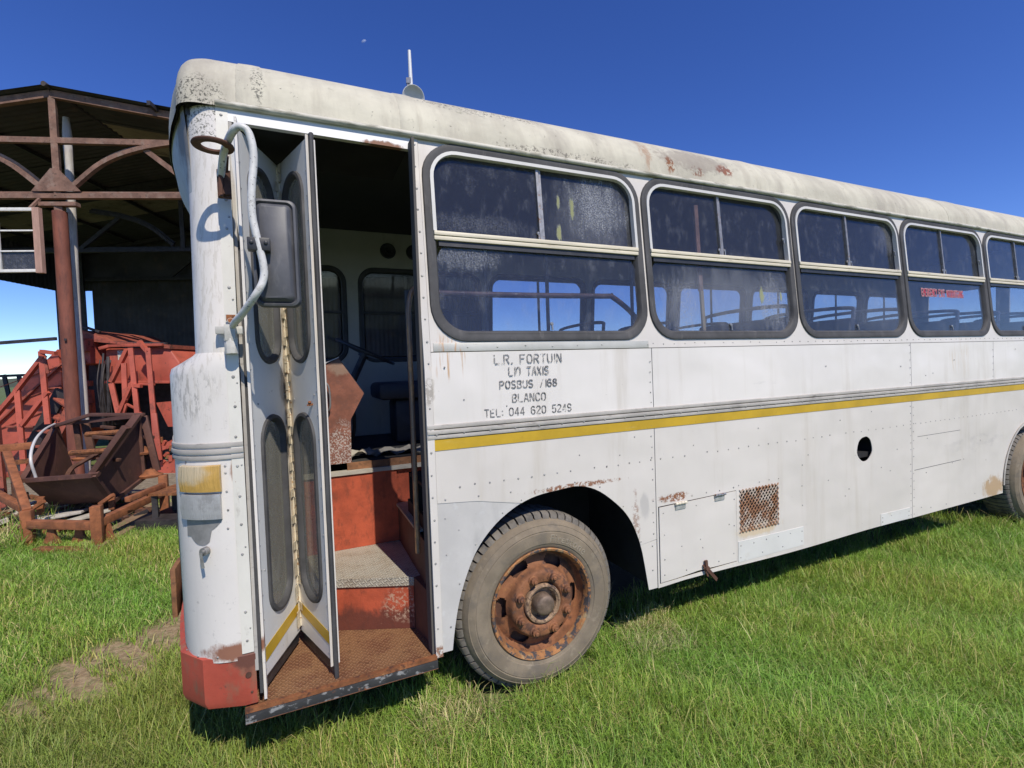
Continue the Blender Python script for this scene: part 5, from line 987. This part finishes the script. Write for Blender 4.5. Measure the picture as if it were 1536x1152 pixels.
for k in range(9):
    u, v = 242 + (k % 4) * 5 + random.uniform(-2, 2), 664 + k * 4; m = MB(); c = at(u, v, 9.6); m.beam(c, c + RGT * random.uniform(-.1, .1) + Vector((0, 0, random.uniform(.04, .12))), .06, .05); m.build('chain_link', redp if k % 3 else rust, MC)
bits(CH, [('rib', (-20, 650), (92, 546), 10.15, .05), ('rib', (60, 582), (92, 582), 10.15, .05), ('rib', (10, 640), (92, 640), 10.15, .05), ('gusset', (66, 533), (72, 560), 9.45, .05)], redd)
bits(RK, [('rib_bar', (60, 772), (62, 745), 5.9, .06), ('rib_bar', (44, 766), (66, 752), 5.8, .05), ('rib_bar', (168, 764), (168, 745), 5.9, .06), ('rib_bar', (150, 756), (170, 742), 5.8, .05)], orust)
m = MB(); RBM = [rustdk, plankm, gwood, orust, machd]
for k in range(150):
    u, v = random.uniform(-20, 235), random.uniform(756, 800); v = v - max(0, u - 120) * .20; d = CAM.z / ((v - (577 - .035 * u)) / FPX); d = min(max(d, 5.6), 8.5); c = zto(at(u, v, d), random.uniform(.01, .08)); a = random.uniform(0, PI); dr = RGT * math.cos(a) + FWD * math.sin(a)
    m.mat(random.choice([0, 0, 1, 2, 3, 4])); m.beam(c - dr * random.uniform(.03, .2), c + dr * random.uniform(.03, .2) + Vector((0, 0, random.uniform(-.02, .06))), random.uniform(.03, .11), random.uniform(.015, .05))
o = m.build('scrap_litter', RBM, smooth=0); tag(o, kind='stuff')
# steel stand at the right, timber planks, scrap
ST_ = thing('steel_stand', tuple(at(244, 770, 6.2).xy) + (0,), 'small dark steel stand with a rusty top, beside the front corner of the bus', 'stand')
q0 = zto(at(222, 778, 5.95), 0)
for i, (a, b) in enumerate(((.06, .05), (.42, .05), (.06, .4), (.42, .4), (.74, .05))):
    m = MB(); p = q0 + RGT * a + FWD * b; m.beam(zto(p, .13), zto(p, .42), .06, .05); m.build('leg', machd, ST_)
m = MB(); m.hexa([q0 + RGT * x + FWD * y + Vector((0, 0, z)) for z in (.42, .45) for x, y in ((0, 0), (.8, 0), (.8, .5), (0, .5))]); m.build('top', rust, ST_)
m = MB(); m.hexa([q0 + RGT * x + FWD * y + Vector((0, 0, z)) for z in (.0, .14) for x, y in ((-.1, -.08), (.85, -.08), (.85, .5), (-.1, .5))]); m.build('base', machd, ST_)
for i, (p, q, lb) in enumerate((((142, 822, 5.25), (236, 768, 6.6), 'long brown plank on the ground, the nearer of the two beside the rusty frame'), ((132, 812, 5.4), (226, 764, 6.7), 'long brown plank on the ground, the farther of the two beside the rusty frame'))):
    m = MB(); a, b = at(*p), at(*q); m.beam(zto(a, .035), zto(b, .05), .14, .05); o = m.build('timber_plank', plankm, bevel=.004); tag(o, lb, 'plank')
for i, (u, v, d, w_, l_, an, mt, lb) in enumerate(((88, 768, 6.2, .18, .55, .3, palew, 'pale broken board under the brown hopper, leftmost of the loose scrap boards'), (126, 770, 6.1, .14, .5, .9, gwood, 'grey broken board lying under the brown hopper, at the middle of the scrap'), (108, 782, 6.0, .12, .7, -.2, plankm, 'brown broken board lying low behind the rusty frame'), (185, 742, 6.9, .14, .5, .2, rust, 'rusty flat scrap plate lying under the right side of the brown hopper'))):
    c = zto(at(u, v, d), .12 if i < 2 else .05); dr = RGT * math.cos(an) + FWD * math.sin(an); m = MB(); m.beam(c - dr * l_ / 2, c + dr * l_ / 2 + Vector((0, 0, .06)), w_, .03); o = m.build('scrap_board', mt, bevel=.004); tag(o, lb, 'board')
SC_ = thing('scrap_rack', tuple(at(8, 770, 6.8).xy) + (0,), 'jumble of rusted steel bars forming a rack at the far left edge', 'steel rack')
for p, q, d, w_, mt in (((-6, 640), (8, 790), 6.9, .08, redd), ((-40, 720), (60, 706), 7.0, .06, redd), ((20, 700), (26, 780), 7.1, .06, rustdk), ((-30, 752), (40, 742), 7.2, .07, rustdk), ((60, 760), (66, 735), 7.0, .06, rust), ((-20, 700), (50, 690), 7.4, .07, rust), ((44, 745), (70, 750), 6.6, .05, rust)):
    m = MB(); m.beam(at(*p, d), at(*q, d), w_, w_); m.build('bar', mt, SC_)
# ================================================================== RADIO MAST behind the bus, moon
RMT = thing('radio_mast', tuple(at(618, 300, 9.0).xy) + (0,), 'slim white antenna mast with a small dish, standing beyond the bus roof', 'antenna')
px = at(618, 150, 9.0); mx_, my_ = px.x, px.y
m = MB(); m.tube([(mx_, my_, 0), (mx_, my_, 7.02)], .028, 10); m.build('pole', tube, RMT)
m = MB(); b0_ = at(618, 138, 9.0); m.tube([at(617.5, 140, 9.0), at(615.5, 112, 9.0), at(613.8, 76, 9.0)], .034, 12, taper=[.034, .036, .03]); m.build('antenna_rod', mat('white_fibreglass', (.66, .66, .66), .4), RMT)
m = MB(); q = at(611.5, 122, 9.0); m.beam(q - RGT * .02, at(617, 122, 9.0), .08, .10); m.tube([at(611, 118, 9.0), at(612.5, 130, 9.0)], .03, 8); m.build('clamp', steel, RMT)
dc = at(620, 146, 8.85); dn = (CAM + Vector((2.6, 0, 2.0)) - dc).normalized(); du = dn.cross(Vector((0, 0, 1))).normalized(); dv = du.cross(dn)
m = MB(); m.loft([[dc + (du * math.cos(a) + dv * math.sin(a)) * r - dn * e for a in np.linspace(0, 2 * PI, 33)[:-1]] for r, e in ((.205, .02), (.205, -.02), (.195, -.02), (.16, .02), (.09, .06), (.005, .075), (.005, .085), (.1, .075), (.2, .03))]); m.build('dish', mat('white_dish', (.62, .62, .62), .5, var=(6, .06)), RMT)
g = G('pale_moon_surface'); a = g.n('ShaderNodeBsdfDiffuse'); a.inputs[0].default_value = (.55, .6, .68, 1); b = g.n('ShaderNodeBsdfTransparent'); mx = g.n('ShaderNodeMixShader')
vm = g.n('ShaderNodeVectorMath', operation='DOT_PRODUCT'); g.l(g.geo.outputs['Normal'], vm.inputs[0]); vm.inputs[1].default_value = (-.61, -.54, .58)  # moon's lit upper-left part is painted in as a mask along a fixed direction
g.l(g.math('MULTIPLY', g.math('MULTIPLY', g.ramp(vm.outputs['Value'], .30, .75), .34), g.math('SUBTRACT', 1.0, g.geo.outputs['Backfacing'])), mx.inputs[0]); g.l(b.outputs[0], mx.inputs[1]); g.l(a.outputs[0], mx.inputs[2]); g.l(mx.outputs[0], g.out.inputs[0])
m = MB(); cM = at(547, 65, 700); m.loft([[cM + Vector((math.cos(a) * math.cos(t), math.sin(a) * math.cos(t), math.sin(t))) * 4.6 for a in np.linspace(0, 2 * PI, 33)[:-1]] for t in np.linspace(-PI / 2 + .01, PI / 2 - .01, 17)]); o = m.build('moon', g.m, smooth=180); tag(o, 'faint pale moon in the blue sky above the bus roof', 'moon')
# things lying on the bus floor
for i, (x, y, w_, l_, rz, lb) in enumerate(((.66, 1.16, .20, .16, .3, 'crumpled pale rag on the bus floor against the brown podium'), (.92, 1.22, .36, .22, -.2, 'flat grey newspaper lying on the bus floor behind the entrance steps'))):
    m = MB(); nx, ny = 9, 7; P_ = [[Vector((x + (u * math.cos(rz) - v * math.sin(rz)), y + (u * math.sin(rz) + v * math.cos(rz)), 1.268 + .018 * math.sin(u * 40 + i) * math.cos(v * 33) + .02 * (1 - i) + .008 * random.random())) for u in np.linspace(-w_ / 2, w_ / 2, nx)] for v in np.linspace(-l_ / 2, l_ / 2, ny)]
    m.loft(P_, closed=False); m.loft([[p - Vector((0, 0, .006)) for p in r] for r in P_], closed=False); o = m.build('floor_rag' if i == 0 else 'newspaper', gwood); tag(o, lb, 'rag' if i == 0 else 'newspaper')
# ================================================================== GROUND AND GRASS
DIRTC = [(-.88, 1.55, .52, .45), (-.52, 1.85, .40, .5), (-1.05, 1.28, .45, .30), (2.32, .16, .22, .16), (1.05, .08, .25, .12)]
g = G('soil_and_turf'); b = g.n('ShaderNodeBsdfPrincipled'); g.l(b.outputs[0], g.out.inputs[0]); b.inputs['Roughness'].default_value = .95
c = g.mix(g.ramp(g.noise(1.3, 6), .35, .65), (.09, .14, .03), (.13, .165, .045)); c = g.mix(g.ramp(g.noise(30, 5), .5, .7), c, (.13, .115, .05))
msk = None
for x, y, rx, ry in DIRTC[:3]:
    d = g.math('ADD', g.dist((x, y, 0), (rx, ry, 9)), g.math('MULTIPLY', g.math('SUBTRACT', g.noise(5, 5), .5), 1.2)); r_ = g.ramp(d, 1.1, .6); msk = r_ if msk is None else g.math('MAXIMUM', msk, r_)
soil = g.mix(g.ramp(g.noise(26, 6, .7), .4, .65), (.29, .20, .115), (.44, .33, .20)); c = g.mix(g.math('MULTIPLY', msk, g.ramp(g.noise(9, 6, .7, 2), .30, .52)), c, soil)
p0 = S(2.2, -2.2, 0)
d = g.math('ADD', g.dist(tuple(S(1.2, -.6, 0)), (3.4, 3.2, 9)), g.math('MULTIPLY', g.math('SUBTRACT', g.noise(1.5, 5), .5), .8)); c = g.mix(g.ramp(d, 1.05, .85), c, g.mix(g.ramp(g.noise(14, 6), .4, .65), (.20, .16, .11), (.30, .25, .18)))
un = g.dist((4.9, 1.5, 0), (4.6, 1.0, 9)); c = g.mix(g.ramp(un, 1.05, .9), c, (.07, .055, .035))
g.l(c, b.inputs['Base Color']); bp = g.n('ShaderNodeBump'); bp.inputs['Strength'].default_value = .8; bp.inputs['Distance'].default_value = .03; g.l(g.noise(22, 7, .7), bp.inputs['Height']); g.l(bp.outputs[0], b.inputs['Normal'])
m = MB(); xs = [-1500, -300, -60, -12, -6] + list(np.linspace(-5, 9, 57)) + [12, 30, 90, 400, 1500]; ys = [-300, -60, -12, -6] + list(np.linspace(-4, 8, 49)) + [12, 30, 90, 400, 1500]
def gz_(x, y):
    if abs(x) > 20 or abs(y) > 20: return 0.0
    return .012 * math.sin(x * 2.1 + 1) * math.cos(y * 1.7) + .008 * math.sin(x * 5.3) * math.sin(y * 4.7) - .012
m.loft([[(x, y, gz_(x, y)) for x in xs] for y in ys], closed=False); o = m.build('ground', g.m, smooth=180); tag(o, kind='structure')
# distant low hills
m = MB()
for k, (dd, hh, sd_) in enumerate(((520, 10, 1), (800, 22, 5))):
    lo = []
    for a in np.linspace(-.4, PI + .6, 90):
        h = hh * (.55 + .3 * math.sin(a * 7 + sd_) + .2 * math.sin(a * 17 + sd_ * 2)); cx, sx = math.cos(a), math.sin(a)
        lo.append([(cx * dd, sx * dd, -1), (cx * (dd + 30), sx * (dd + 30), max(1, h)), (cx * (dd + 120), sx * (dd + 120), -1)])
    m.loft(lo, closed=False)
o = m.build('hills', mat('far_scrub', (.07, .085, .05), .95, var=(.02, .3))); tag(o, kind='structure')
# grass: every blade a short tapering ribbon of real geometry, one object
def blades(n, xy, hmin, hmax, wmin, wmax, dry):
    h = rng.uniform(hmin, hmax, n) * rng.choice([1, 1, 1, .7, 1.35], n); wd = rng.uniform(wmin, wmax, n); az = rng.uniform(0, 2 * PI, n); ln = rng.uniform(.2, 1.0, n) * h * np.where(rng.random(n) < .25, 1.6, 1.0)
    fa = az + rng.normal(0, .5, n) + PI / 2; bx, by = np.cos(fa) * wd / 2, np.sin(fa) * wd / 2; dx, dy = np.cos(az) * ln, np.sin(az) * ln
    z0 = np.full(n, -.02); V = np.zeros((n, 7, 3))
    for j, (t, q, s_) in enumerate(((0, 0, 1), (.40, .16, .9), (.78, .55, .6))):
        V[:, 2 * j, 0] = xy[:, 0] + dx * q - bx * s_; V[:, 2 * j, 1] = xy[:, 1] + dy * q - by * s_; V[:, 2 * j + 1, 0] = xy[:, 0] + dx * q + bx * s_; V[:, 2 * j + 1, 1] = xy[:, 1] + dy * q + by * s_
        V[:, 2 * j, 2] = V[:, 2 * j + 1, 2] = z0 + h * t
    V[:, 6, 0] = xy[:, 0] + dx; V[:, 6, 1] = xy[:, 1] + dy; V[:, 6, 2] = z0 + h * (np.clip(1 - .30 * (ln / h), .45, 1))
    r = rng.random((n, 3)); G_ = np.array([.245, .39, .062]); Y_ = np.array([.47, .46, .17]); B_2 = np.array([.18, .295, .065]); S_ = np.array([.58, .48, .27])
    k = (rng.random(n)[:, None]) ; col = G_ * (.75 + .5 * r[:, :1]); col = np.where(k < .30, B_2 * (.8 + .5 * r[:, 1:2]), col); col = np.where(k > .86, Y_ * (.8 + .4 * r[:, 2:]), col)
    dm = (rng.random(n) < dry)[:, None]; col = np.where(dm, S_ * (.6 + .6 * r[:, :1]), col)
    return V, col
def scatter(n, x0, x1, y0, y1): return np.stack([rng.uniform(x0, x1, n), rng.uniform(y0, y1, n)], 1)
def patchy(p, s_, ph): return .5 + .25 * (np.sin(p[:, 0] * s_ + ph) * np.cos(p[:, 1] * s_ * 1.3 + ph * 2)) + .25 * np.sin(p[:, 0] * s_ * 2.7 + p[:, 1] * s_ * 2.1 + ph)
def keep(p):
    # the part of the lawn the photograph can see, minus the bus, the wheels and the bare soil
    d = (p - np.array([CAM.x, CAM.y])); f_ = d @ np.array([.4070, .9128]); r_ = d @ np.array([.9123, -.4080])
    ok = (f_ > 1.35) & (np.abs(r_) < f_ * 1.12 + .35)
    ok &= ~((p[:, 0] > -.05) & (p[:, 1] > .72)); ok &= ~((np.abs(p[:, 0] - 1.487) < .40) & (p[:, 1] > .03)); ok &= ~((np.abs(p[:, 0] - RA) < .42) & (p[:, 1] > .03))
    ok &= ~((p[:, 0] > .05) & (p[:, 1] > .35) & (rng.random(len(p)) < .8))
    soilp = np.zeros(len(p))
    for x, y, rx, ry in DIRTC[:3]: soilp = np.maximum(soilp, np.clip(1.35 - np.hypot((p[:, 0] - x) / rx, (p[:, 1] - y) / ry), 0, 1))
    ok &= rng.random(len(p)) > soilp * 1.2 * (.25 + .75 * patchy(p, 7.0, 1.0) + .6 * patchy(p, 19.0, 3.0))
    q = p - np.array([P0.x, P0.y]); sa = q @ np.array([RA_.x, RA_.y]); sb = q @ np.array([FA.x, FA.y])
    ok &= ~((np.hypot((sa - 1.2) / 3.4, (sb + .6) / 3.2) < 1.0) & (rng.random(len(p)) < .93))
    return p[ok]
def patchy(p, s_, ph): return .5 + .25 * (np.sin(p[:, 0] * s_ + ph) * np.cos(p[:, 1] * s_ * 1.3 + ph * 2)) + .25 * np.sin(p[:, 0] * s_ * 2.7 + p[:, 1] * s_ * 2.1 + ph)
VV, CC = [], []
def put(p, *a):
    V, c_ = blades(len(p), p, *a)
    w1 = patchy(p, 1.7, .4); w2 = patchy(p, 5.1, 2.0); V[:, :, 2] = -.02 + (V[:, :, 2] + .02) * (.65 + .5 * w1 + .25 * w2)[:, None]
    c_ = c_ * (.86 + .3 * w2)[:, None] * np.stack([1.0 + .3 * (w1 - .5), np.ones(len(p)), 1.0 + 0 * w1], 1)
    left = np.clip((.9 - p[:, 0]) / 1.4, 0, 1) * np.clip((1.7 - p[:, 1]) / .8, 0, 1); c_ = c_ * (1 - .45 * left)[:, None] + np.array([.22, .205, .07]) * (.45 * left)[:, None]
    VV.append(V); CC.append(c_ * np.array([1.2, 1.19, 1.05]))
put(keep(scatter(430000, -3.2, 5.2, -2.0, 1.6)), .045, .12, .0021, .0042, .035)
put(keep(scatter(190000, 2.5, 9.5, -2.5, .9)), .05, .12, .003, .005, .035)
put(keep(scatter(240000, -5.5, 0.2, 1.0, 7.0)), .05, .11, .004, .007, .06)
nw = 260; wc = scatter(nw, -3.0, 6.5, -2.0, 1.0); ix = np.repeat(np.arange(nw), 9)                # small broad-leaved weeds
wp_ = keep(wc[ix] + rng.normal(0, .012, (len(ix), 2))); V, c_ = blades(len(wp_), wp_, .035, .075, .012, .022, 0); VV.append(V); CC.append(c_ * np.array([.62, .70, .8]))
nc = 2600; cc = scatter(nc, -3.0, 8.0, -2.0, 1.2); cc = np.concatenate([cc, scatter(900, -5, 0, 1, 6)]); sz = rng.uniform(.02, .075, len(cc)); idx = np.repeat(np.arange(len(cc)), 34)
tuft = cc[idx] + rng.normal(0, 1, (len(idx), 2)) * sz[idx][:, None]; put(keep(tuft), .08, .165, .0022, .0042, .03)    # denser tufts
put(keep(scatter(45000, -3.2, 8.5, -2.0, 1.6)), .03, .05, .003, .005, .7)          # dead thatch low between the blades
put(keep(scatter(7000, -3.2, 8.5, -2.0, 4.0)), .12, .20, .0025, .004, .22)          # taller seeding stems
put(keep(scatter(1600, 2.15, 2.55, -.05, .32)), .08, .16, .003, .005, .75)          # dry tuft behind the front wheel
put(keep(scatter(1500, .75, 1.15, -.12, .15)), .07, .15, .003, .005, .7)
put(keep(scatter(9000, -4.6, -2.6, 4.6, 6.4)), .15, .34, .006, .010, .35)           # rank grass round the scrap at the left
hx_ = scatter(2200, -2.0, 0.0, .9, 2.5)                                             # straw on the bare soil
V, c_ = blades(len(hx_), hx_, .015, .03, .003, .005, .95); V[:, 6, :2] = V[:, 0, :2] + (V[:, 6, :2] - V[:, 0, :2]) * 4; VV.append(V); CC.append(c_)
V = np.concatenate(VV); CO = np.concatenate(CC); n = len(V)
me = bpy.data.meshes.new('grass'); me.vertices.add(n * 7); me.vertices.foreach_set('co', V.reshape(-1).astype(np.float32))
base = (np.arange(n) * 7)[:, None]; quad = np.array([[0, 1, 3, 2], [2, 3, 5, 4]]); tri = np.array([4, 5, 6])
loops = np.concatenate([base + quad[0], base + quad[1], base + tri], 1).reshape(-1); ls = (np.arange(n)[:, None] * 11 + np.array([0, 4, 8])).reshape(-1); lt = np.tile([4, 4, 3], n)
me.loops.add(len(loops)); me.loops.foreach_set('vertex_index', loops.astype(np.int32)); me.polygons.add(n * 3); me.polygons.foreach_set('loop_start', ls.astype(np.int32)); me.polygons.foreach_set('loop_total', lt.astype(np.int32))
at_ = me.attributes.new('tint', 'FLOAT_COLOR', 'POINT'); at_.data.foreach_set('color', np.concatenate([np.repeat(CO, 7, 0), np.ones((n * 7, 1))], 1).reshape(-1).astype(np.float32))
me.update(calc_edges=True)
g = G('grass_blade'); a = g.n('ShaderNodeAttribute', attribute_name='tint'); b = g.n('ShaderNodeBsdfPrincipled'); b.inputs['Roughness'].default_value = .5; b.inputs['Specular IOR Level'].default_value = .35; g.l(a.outputs['Color'], b.inputs['Base Color'])
tl = g.n('ShaderNodeBsdfTranslucent'); g.l(g.mix(.6, a.outputs['Color'], (.22, .30, .03)), tl.inputs[0]); mx = g.n('ShaderNodeMixShader'); mx.inputs[0].default_value = .27; g.l(b.outputs[0], mx.inputs[1]); g.l(tl.outputs[0], mx.inputs[2]); g.l(mx.outputs[0], g.out.inputs[0])
me.materials.append(g.m); o = bpy.data.objects.new('grass', me); COL.objects.link(o); tag(o, kind='stuff')
